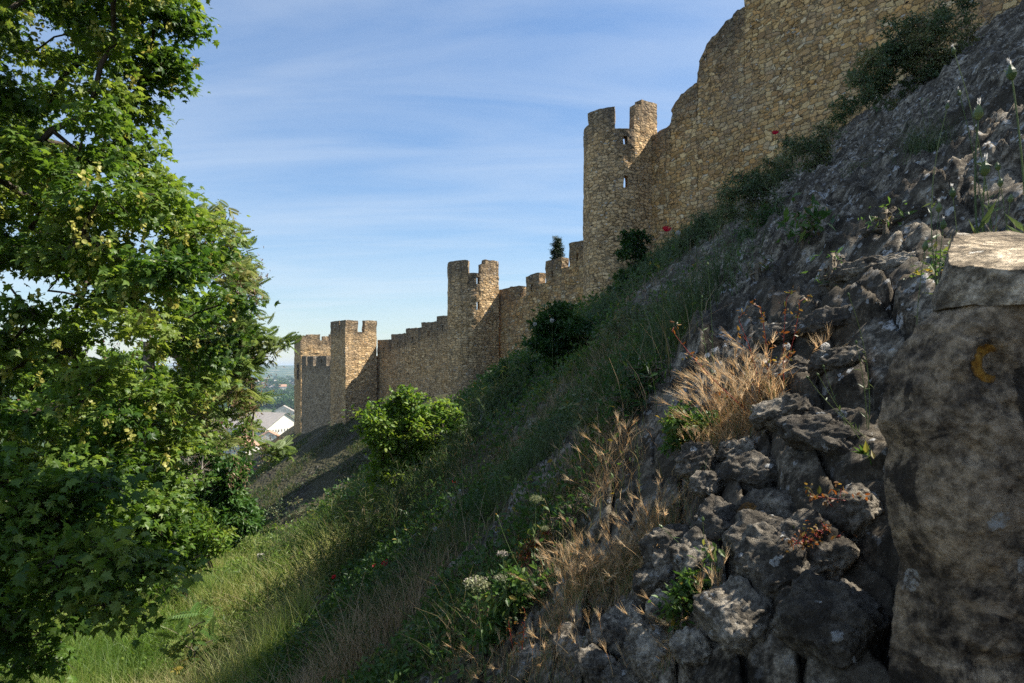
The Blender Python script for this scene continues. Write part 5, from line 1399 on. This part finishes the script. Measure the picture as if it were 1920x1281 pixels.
BL = [(1440, 1035, 150, 90, .35, 'long flat grey block at the centre of the bottom rocks'), (1455, 1122, 150, 105, .5, 'large pitted block directly below the long flat one'),
      (1535, 1050, 130, 90, .55, 'rounded lichened block between the long flat one and the pier'), (1352, 985, 80, 70, .3, 'small squarish block left above the long flat one'),
      (1475, 950, 170, 80, .25, 'broad dark block above the long flat one'), (1392, 1210, 130, 110, .6, 'tilted pale block at the bottom, left of the big corner block'),
      (1560, 1230, 170, 140, .1, 'big round bottom block touching the pier foot'), (1264, 1040, 90, 90, .7, 'pale spotted block right beside the brown grass clump'),
      (1308, 910, 65, 60, -.3, 'small sunlit block below the leafy herb'), (1385, 850, 70, 42, -.3, 'pale smooth block just below the barley clump'),
      (1545, 858, 160, 62, .2, 'wide low slab crossing to the pier, above the broad dark block'), (1305, 1092, 80, 70, .5, 'block under the seed pod stem among the bottom rocks'),
      (1235, 1090, 60, 80, .8, 'narrow upright block under the brown grass clump'), (1150, 1185, 80, 60, .3, 'rounded block in the straw at the bottom, left of the leafy weed'),
      (1218, 1232, 90, 70, .5, 'bottom edge block left of the tilted pale one'), (1600, 985, 80, 90, .6, 'sunlit block wedged against the pier, beside the red creeping weed'),
      (1410, 895, 110, 60, .1, 'flat block between the pale smooth one and the broad dark one'), (1250, 1150, 60, 50, .2, 'small block left of the leafy weed between the bottom rocks'),
      (1330, 950, 50, 42, .0, 'small rounded stone above the squarish block'), (1600, 1130, 90, 80, .4, 'dark block in the shade beside the pier foot'), (1120, 1260, 70, 55, .3, 'bottom edge block left of the straw tuft centre'),
      (1470, 800, 110, 45, -.35, 'lichen spotted ledge block right under the barley clump'), (1640, 500, 150, 34, -.12, 'long dark ledge left of the pier top'), (1560, 600, 120, 40, -.2, 'sunlit ledge with curled grass, left of the pier top'),
      (1185, 1130, 70, 55, .4, 'low block showing through the lower edge of the brown grass clump'), (1075, 1205, 70, 50, .4, 'block left of the rounded one in the straw at the bottom'), (1175, 1262, 80, 50, .3, 'bottom edge block directly under the rounded one in the straw'),
      (1300, 1262, 80, 60, .5, 'bottom edge block right of the straw tuft wedged between rocks'), (1010, 1225, 60, 45, .3, 'small block behind the red stemmed weed at the bottom'), (1480, 720, 80, 36, -.3, 'narrow ledge just right of the barley clump'),
      (1570, 700, 90, 40, -.25, 'white spotted ledge below the higher rock clock'), (1560, 775, 100, 44, -.1, 'ledge under the arched bud stem, left of the pier'), (1340, 1040, 70, 50, .4, 'block below the small squarish one'), (1500, 1190, 60, 60, .5, 'block squeezed between the tilted pale block and the big round bottom one'),
      (1700, 400, 130, 36, -.2, 'upper dark ledge on the slab, above the long dark ledge'), (1480, 620, 110, 34, -.28, 'ledge behind the red stemmed weed')]
for i, (px, py, w_, h_, ro, lb) in enumerate(BL):
    boulder('stone_block', lb, px, py, w_ * 1.08, h_ * 1.1, -ro, i + 3, lift=.014, box=3.5)

# the pier at the right edge: a rough shaft and a flat cap stone
pier = thing('stone_pier', 'massive pitted stone pier with orange lichen ring, close at the right edge', 'pier', at(1800, 1000, 1.2))
def pier_mesh(zs, xl, x1, y0, y1, seed, amp, nx=110, nz=150, ny=40):
    g = Geo()
    def pt(a, b, cc):           # a across, b up, cc depth, all 0..1
        z = zs[0] + (zs[-1] - zs[0]) * b
        left = np.interp(z, zs, xl)
        y = y0 + (y1 - y0) * cc + .15 * (1 - np.clip(a * 3.6, 0, 1)) ** 2
        left = left * (y / y0) * (1 + .04 * cc)      # the side turns slightly away
        return np.stack([left + (x1 * (y / y0) - left) * a, y, z], -1)
    def face(n1, n2, f):
        A, B = np.meshgrid(np.linspace(0, 1, n1), np.linspace(0, 1, n2), indexing='ij'); A = A.ravel(); B = B.ravel()
        p = pt(*f(A, B))
        d = np.stack([fbm(p * 5. + k * 20 + seed, 4, seed + k, .6) for k in range(3)], -1) * amp + np.stack([fbm(p * 26. + k * 20, 4, seed + 9 + k, .6) for k in range(3)], -1) * amp * .34
        hol = (np.clip(fbm(p * 14. + seed, 3, seed + 30) - .25, 0, 1) * .10 - .022 * np.abs(fbm(p * 6. + seed, 4, seed + 50, .6)) - .022 * np.abs(fbm(p * 19., 4, seed + 60, .6)) + .02)[:, None] * np.array([0, .7, 0]) * (amp / .03)
        i = np.arange(n1 - 1)[:, None] * n2 + np.arange(n2 - 1)[None]
        g.add(p + d + hol, np.stack([i, i + n2, i + n2 + 1, i + 1], -1).reshape(-1, 4))
    face(nx, nz, lambda a, b: (a, b, 0 * a)); face(nx, nz, lambda a, b: (a, b, 0 * a + 1))
    face(ny, nz, lambda a, b: (0 * a, b, a)); face(ny, nz, lambda a, b: (0 * a + 1, b, a))
    face(nx, ny, lambda a, b: (a, 0 * a + 1, b)); face(nx, ny, lambda a, b: (a, 0 * a, b))
    return g
Y0 = 1.15; k_ = Y0 / FPX
prof = [(1500, 1672), (1281, 1672), (1200, 1686), (1100, 1690), (1020, 1668), (950, 1660), (860, 1668), (800, 1650), (740, 1660), (660, 1690), (600, 1716), (566, 1748)]
zs = np.array([(HY - a) * k_ for a, _ in prof]); xl = np.array([(b - CX) * k_ for _, b in prof])
gs = pier_mesh(zs, xl, 1.35, Y0, Y0 + .5, 3, .020, 170, 220, 40)
gs.build('shaft', M_PIER, pier, smooth=True)
zs2 = np.array([(HY - a) * k_ for a in (572, 540, 500)]); xl2 = np.array([(b - CX) * k_ for b in (1738, 1746, 1766)])
def cap_mesh():
    g = pier_mesh(zs2, xl2, 1.35, Y0 - .02, Y0 + .5, 8, .018, 110, 30, 40)
    for v in g.V:
        t = sstep(zs2[0], zs2[-1], v[:, 2]); v[:, 2] += t * (np.clip((v[:, 0] - .70) * .30, 0, .06) + (np.clip((v[:, 1] - Y0) / .5, 0, 1) - .35) * .15)
    return g
cap_mesh().build('cap_stone', M_CAP, pier, smooth=True)
# ring of orange lichen, a thin crust following the shaft
bm_co = np.concatenate(gs.V); bm_f = [tuple(f) for f in np.concatenate(gs.F)]
bvh = BVHTree.FromPolygons([tuple(v) for v in bm_co], bm_f)
g = Geo(); V = []; n1, n2 = 46, 9
for i in range(n1):
    a = math.radians(75 + 205 * i / (n1 - 1))
    for j in range(n2):
        s = j / (n2 - 1)
        wv_ = .85 + .25 * float(vnoise(np.array([[i * .16, 0, 4.]]))[0]) + .10 * float(vnoise(np.array([[i * .5, 0, 9.]]))[0])
        R_ = 22 + 26 * s * wv_ * math.sin(PI * min(1, max(.05, (i + 2) / (n1 + 3)))) ** .6
        px, py = 1862 + R_ * .95 * math.cos(a), 682 - R_ * 1.0 * math.sin(a)
        d = Vector(at(px, py, 1.)).normalized()
        h = bvh.ray_cast(Vector((0, 0, 0)), d)
        q = h[0] if h[0] is not None else Vector(at(px, py, Y0))
        V.append(np.array(q) - np.array(d) * (.0012 + .003 * math.sin(PI * s)))
idx = np.arange(n1 - 1)[:, None] * n2 + np.arange(n2 - 1)[None]
g.add(np.array(V), np.stack([idx, idx + n2, idx + n2 + 1, idx + 1], -1).reshape(-1, 4))
M_LICHEN, lnt = newmat('orange_lichen')
lg = nd(lnt, 'ShaderNodeNewGeometry'); l1 = nd(lnt, 'ShaderNodeTexNoise', {'Vector': lg.outputs['Position'], 'Scale': 90., 'Detail': 6., 'Roughness': .75}); l2 = nd(lnt, 'ShaderNodeTexNoise', {'Vector': lg.outputs['Position'], 'Scale': 22., 'Detail': 4.})
lc = ramp(lnt, l1.outputs[0], [(.35, (.10, .055, .02)), (.5, (.36, .17, .025)), (.65, (.55, .31, .06))])
lc = mix(lnt, ramp(lnt, l2.outputs[0], [(.5, g1(0)), (.62, g1(.85))]), lc, (.17, .13, .09))
surf(lnt, lc, .95, nd(lnt, 'ShaderNodeBump', {'Height': l1.outputs[0], 'Strength': 1., 'Distance': .01}).outputs[0])
g.build('lichen', M_LICHEN, pier, smooth=True)

# ================================================================ the valley
VZ = -62.
def vloc(px, py):
    d = -VZ * FPX / (py - HY); return (px - CX) / FPX * d, d
M_CREAM = plain_mat('cream_render', (.55, .50, .42), (.70, .66, .58), .5); M_TILE = plain_mat('roof_tile', (.30, .165, .105), (.42, .25, .16), 2.)
M_PALE = plain_mat('pale_sheet_roof', (.25, .225, .20), (.34, .305, .27), .3); M_GLASSD = plain_mat('dark_window', (.03, .035, .04), (.06, .065, .07), 1.)
def house(label, x, y, w, d, h, rot, roof, group, parts=True, rh=.28, name='house'):
    t = thing(name, label, 'house', (x, y, VZ), group)
    c, s = math.cos(rot), math.sin(rot); W = lambda a, b, z: (x + a * c - b * s, y + a * s + b * c, VZ + z)
    g = Geo(); a, b = w / 2, d / 2; r = h * (1 + rh) if False else h + w * rh
    v = [W(-a, -b, -2), W(a, -b, -2), W(a, b, -2), W(-a, b, -2), W(-a, -b, h), W(a, -b, h), W(a, b, h), W(-a, b, h)]
    g.add(v, [(0, 1, 5, 4), (1, 2, 6, 5), (2, 3, 7, 6), (3, 0, 4, 7)])
    v = [W(-a, -b, h), W(a, -b, h), W(0, -b, r), W(-a, b, h), W(a, b, h), W(0, b, r)]; g.add(v, [(0, 1, 2), (3, 4, 5)])
    g.build('wall', M_CREAM, t)
    g = Geo(); e = 1.05; z0 = h - .05 * w * rh + .1
    v = [W(-a * e, -b * e, z0), W(0, -b * e, r + .25), W(0, b * e, r + .25), W(-a * e, b * e, z0), W(a * e, -b * e, z0), W(a * e, b * e, z0)]
    v2 = [(p[0], p[1], p[2] - .3) for p in v]
    g.add(v, [(0, 1, 2, 3), (1, 4, 5, 2)]); g.add(v2, [(0, 3, 2, 1), (1, 2, 5, 4)])
    g.add([v[0], v[1], v[4], v2[0], v2[1], v2[4]], [(0, 1, 4, 3), (1, 2, 5, 4)]); g.build('roof', roof, t)
    if parts:
        for k in range(max(2, int(w / 3.5))):
            u = -a + (k + .5) * w / max(2, int(w / 3.5)); g = Geo()
            v = [W(u - .6, -b - .05, h * .4), W(u + .6, -b - .05, h * .4), W(u + .6, -b - .05, h * .75), W(u - .6, -b - .05, h * .75)]
            v += [W(u - .6, -b + .1, h * .4), W(u + .6, -b + .1, h * .4), W(u + .6, -b + .1, h * .75), W(u - .6, -b + .1, h * .75)]
            g.add(v, [(0, 1, 2, 3), (0, 4, 5, 1), (3, 2, 6, 7), (1, 5, 6, 2), (0, 3, 7, 4)]); g.build('window', M_GLASSD, t)
    return t
for lb, px, py, w_, d_, h_, ro, rf in [('long red tiled house nearest below the corner tower', 505, 838, 34, 16, 5, .3, M_TILE), ('pale wide hall roof above the red tiled house', 490, 806, 46, 60, 7, 1.1, M_PALE),
                                      ('second pale hall left of the wide one, behind feathery leaves', 425, 800, 50, 60, 7, 1.0, M_PALE), ('small orange roofed house above the pale hall, by the tower', 529, 784, 16, 12, 4, .5, M_TILE),
                                      ('white flat shed above the orange roofed house', 532, 772, 30, 14, 4, .2, M_PALE), ('cream house left of the red tiled one, partly behind leaves', 450, 845, 22, 16, 6, -.3, M_TILE)]:
    X_, Y_ = vloc(px, py + 6); house(lb, X_, Y_, w_, d_, h_, ro, rf, 'houses in the valley')
for k in range(60):
    px = rng.uniform(330, 550); py = rng.uniform(717, 733); X_, Y_ = vloc(px, py + 3)
    house('tiny pale house in the far town across the valley', X_, Y_, rng.uniform(14, 34), rng.uniform(14, 30), rng.uniform(7, 14), rng.uniform(0, 3), M_TILE if rng.random() < .6 else M_PALE, 'far town houses', False)
# woods between the two towns
def wood(name, label, n, pxr, pyr, rr, seed):
    g = Geo()
    X, Y = np.array([vloc(rng.uniform(*pxr), rng.uniform(*pyr)) for _ in range(n)]).T
    R = rng.uniform(*rr, n); m = 130
    d = rdir(n * m); rad = np.repeat(R, m)
    p = np.stack([np.repeat(X, m), np.repeat(Y, m), np.full(n * m, VZ) + np.repeat(R * 1.0, m)], -1) + d * rad[:, None] * np.array([1, 1, 1.05]) * rng.uniform(.75, 1., (n * m, 1))
    leaves(g, ROUND_V, ROUND_F, p, rdir(n * m), 2.6 * np.median(R) / 5, .5, np.repeat(rng.random(n), m), 0, .7)
    return tag(g.build(name, M_SHRUB), label, 'woodland', kind='stuff')
wood('far_woodland', 'band of dark green trees across the valley below the far town', 420, (330, 552), (737, 768), (4, 8), 1)
wood('valley_trees', 'scattered green trees between the valley houses', 46, (380, 550), (772, 830), (2, 4), 2)
wood('far_hedges', 'thin lines of trees among the far town houses', 120, (330, 552), (716, 735), (8, 14), 3)
for px, py0, py1 in ((535.5, 812, 768), (544.5, 806, 770)):
    X_, Y_ = vloc(px, py0); ztop = (HY - py1) / FPX * Y_
    t = thing('lamp_post', 'thin grey mast in the valley, %s the corner tower' % ('nearest' if px > 540 else 'second from'), 'mast', None, 'valley masts')
    g = Geo(); tubes(g, np.array([[X_, Y_, VZ - 1], [X_, Y_, (VZ + ztop) / 2], [X_, Y_, ztop]]), np.array([.35, .3, .22]), 6); g.build('pole', M_DEAD, t)
    g = Geo(); tubes(g, np.array([[X_ - 1.6, Y_, ztop], [X_, Y_, ztop + .3], [X_ + 1.6, Y_, ztop]]), np.array([.25, .3, .25]), 6); g.build('lamp_head', M_DEAD, t)

# ---------------------------------------------------------------- the air of the valley
hm, hnt = newmat('haze')
pv = nd(hnt, 'ShaderNodeVolumePrincipled', {'Color': (.62, .80, 1., 1), 'Density': 1.05e-4, 'Anisotropy': .2})
nd(hnt, 'ShaderNodeOutputMaterial', {'Volume': pv.outputs[0]})
zl_, zh_, e_ = -75., 72., 15200.
v = [(sx * e_, sy * e_, z) for z in (zl_, zh_) for sx, sy in ((-1, -1), (1, -1), (1, 1), (-1, 1))]
me = bpy.data.meshes.new('haze'); me.from_pydata(v, [], [(0, 3, 2, 1), (4, 5, 6, 7), (0, 1, 5, 4), (1, 2, 6, 5), (2, 3, 7, 6), (3, 0, 4, 7)]); me.materials.append(hm)
hz = bpy.data.objects.new('haze', me); COL.objects.link(hz); hz['kind'] = 'stuff'

# ---------------------------------------------------------------- light, sky, camera
SUN_EL, SUN_AZ = math.radians(50.0), (.993, .12)
sv = Vector((SUN_AZ[0] * math.cos(SUN_EL), SUN_AZ[1] * math.cos(SUN_EL), math.sin(SUN_EL)))
sl = bpy.data.lights.new('sun', 'SUN'); sl.energy = 4.3; sl.angle = math.radians(.53); sl.color = (1.0, .93, .82)
so = bpy.data.objects.new('sun', sl); COL.objects.link(so)
so.rotation_euler = (-sv).to_track_quat('-Z', 'Y').to_euler()
w = bpy.data.worlds.new('World'); scene.world = w; w.use_nodes = True
nt = w.node_tree; nt.nodes.clear()
sky = nd(nt, 'ShaderNodeTexSky', sky_type='NISHITA', sun_disc=False, sun_elevation=SUN_EL,
         sun_rotation=math.atan2(SUN_AZ[0], SUN_AZ[1]), altitude=100., air_density=1.0, dust_density=.1, ozone_density=2.5)
tc = nd(nt, 'ShaderNodeTexCoord')
sp = nd(nt, 'ShaderNodeSeparateXYZ', {0: tc.outputs['Generated']})
# thin streaks of cirrus on a high flat layer
zc = math_(nt, 'MAXIMUM', sp.outputs[2], .02)
cx = math_(nt, 'DIVIDE', sp.outputs[0], math_(nt, 'ADD', zc, .12)); cy = math_(nt, 'DIVIDE', sp.outputs[1], math_(nt, 'ADD', zc, .12))
cv = nd(nt, 'ShaderNodeCombineXYZ', {0: cx, 1: cy})
m1 = nd(nt, 'ShaderNodeMapping', {'Vector': cv.outputs[0], 'Rotation': (0, 0, -.28), 'Scale': (.35, 1.35, 1)})
n1 = nd(nt, 'ShaderNodeTexNoise', {'Vector': m1.outputs[0], 'Scale': 2.3, 'Detail': 10., 'Roughness': .55, 'Distortion': .6})
m2 = nd(nt, 'ShaderNodeMapping', {'Vector': cv.outputs[0], 'Rotation': (0, 0, .1), 'Scale': (.5, .8, 1), 'Location': (3.1, 1.7, 0)})
n2 = nd(nt, 'ShaderNodeTexNoise', {'Vector': m2.outputs[0], 'Scale': .8, 'Detail': 6., 'Roughness': .55})
cm = ramp(nt, math_(nt, 'ADD', math_(nt, 'MULTIPLY', n1.outputs[0], .65), math_(nt, 'MULTIPLY', n2.outputs[0], .45)), [(.41, g1(0.03)), (.56, g1(.36)), (.74, g1(.72))])
lum = nd(nt, 'ShaderNodeRGBToBW', {0: sky.outputs[0]})
cmp = math_(nt, 'DIVIDE', 1.04, math_(nt, 'ADD', 1., math_(nt, 'MULTIPLY', lum.outputs[0], .11)))
vs = nt.nodes.new('ShaderNodeVectorMath'); vs.operation = 'SCALE'
hsv = nd(nt, 'ShaderNodeHueSaturation', {'Saturation': 1.06, 'Color': sky.outputs[0]})
nt.links.new(hsv.outputs[0], vs.inputs[0]); nt.links.new(cmp, vs.inputs['Scale'])
cloudy = mix(nt, math_(nt, 'MULTIPLY', cm, .55), vs.outputs[0], (3.9, 4.2, 4.5))
bg = nd(nt, 'ShaderNodeBackground', {'Color': cloudy, 'Strength': .083})
nd(nt, 'ShaderNodeOutputWorld', {0: bg.outputs[0]})

cd = bpy.data.cameras.new('camera'); cam = bpy.data.objects.new('camera', cd); COL.objects.link(cam)
cam.location = (0, 0, 0); cam.rotation_euler = (PI / 2, 0, 0)
cd.sensor_width = 36.; cd.lens = 24.; cd.shift_y = (HY - 640.5) / 1920.
cd.clip_start = .05; cd.clip_end = 30000.
cd.dof.use_dof = True; cd.dof.focus_distance = 5.; cd.dof.aperture_fstop = 8.
scene.camera = cam
scene.view_settings.view_transform = 'Standard'; scene.view_settings.look = 'None'
scene.view_settings.exposure = 1.42; scene.view_settings.gamma = 1.
scene.cycles.use_denoising = False
scene.cycles.max_bounces = 8; scene.cycles.diffuse_bounces = 4; scene.cycles.transmission_bounces = 4; scene.cycles.transparent_max_bounces = 8
scene.cycles.sample_clamp_indirect = 6.
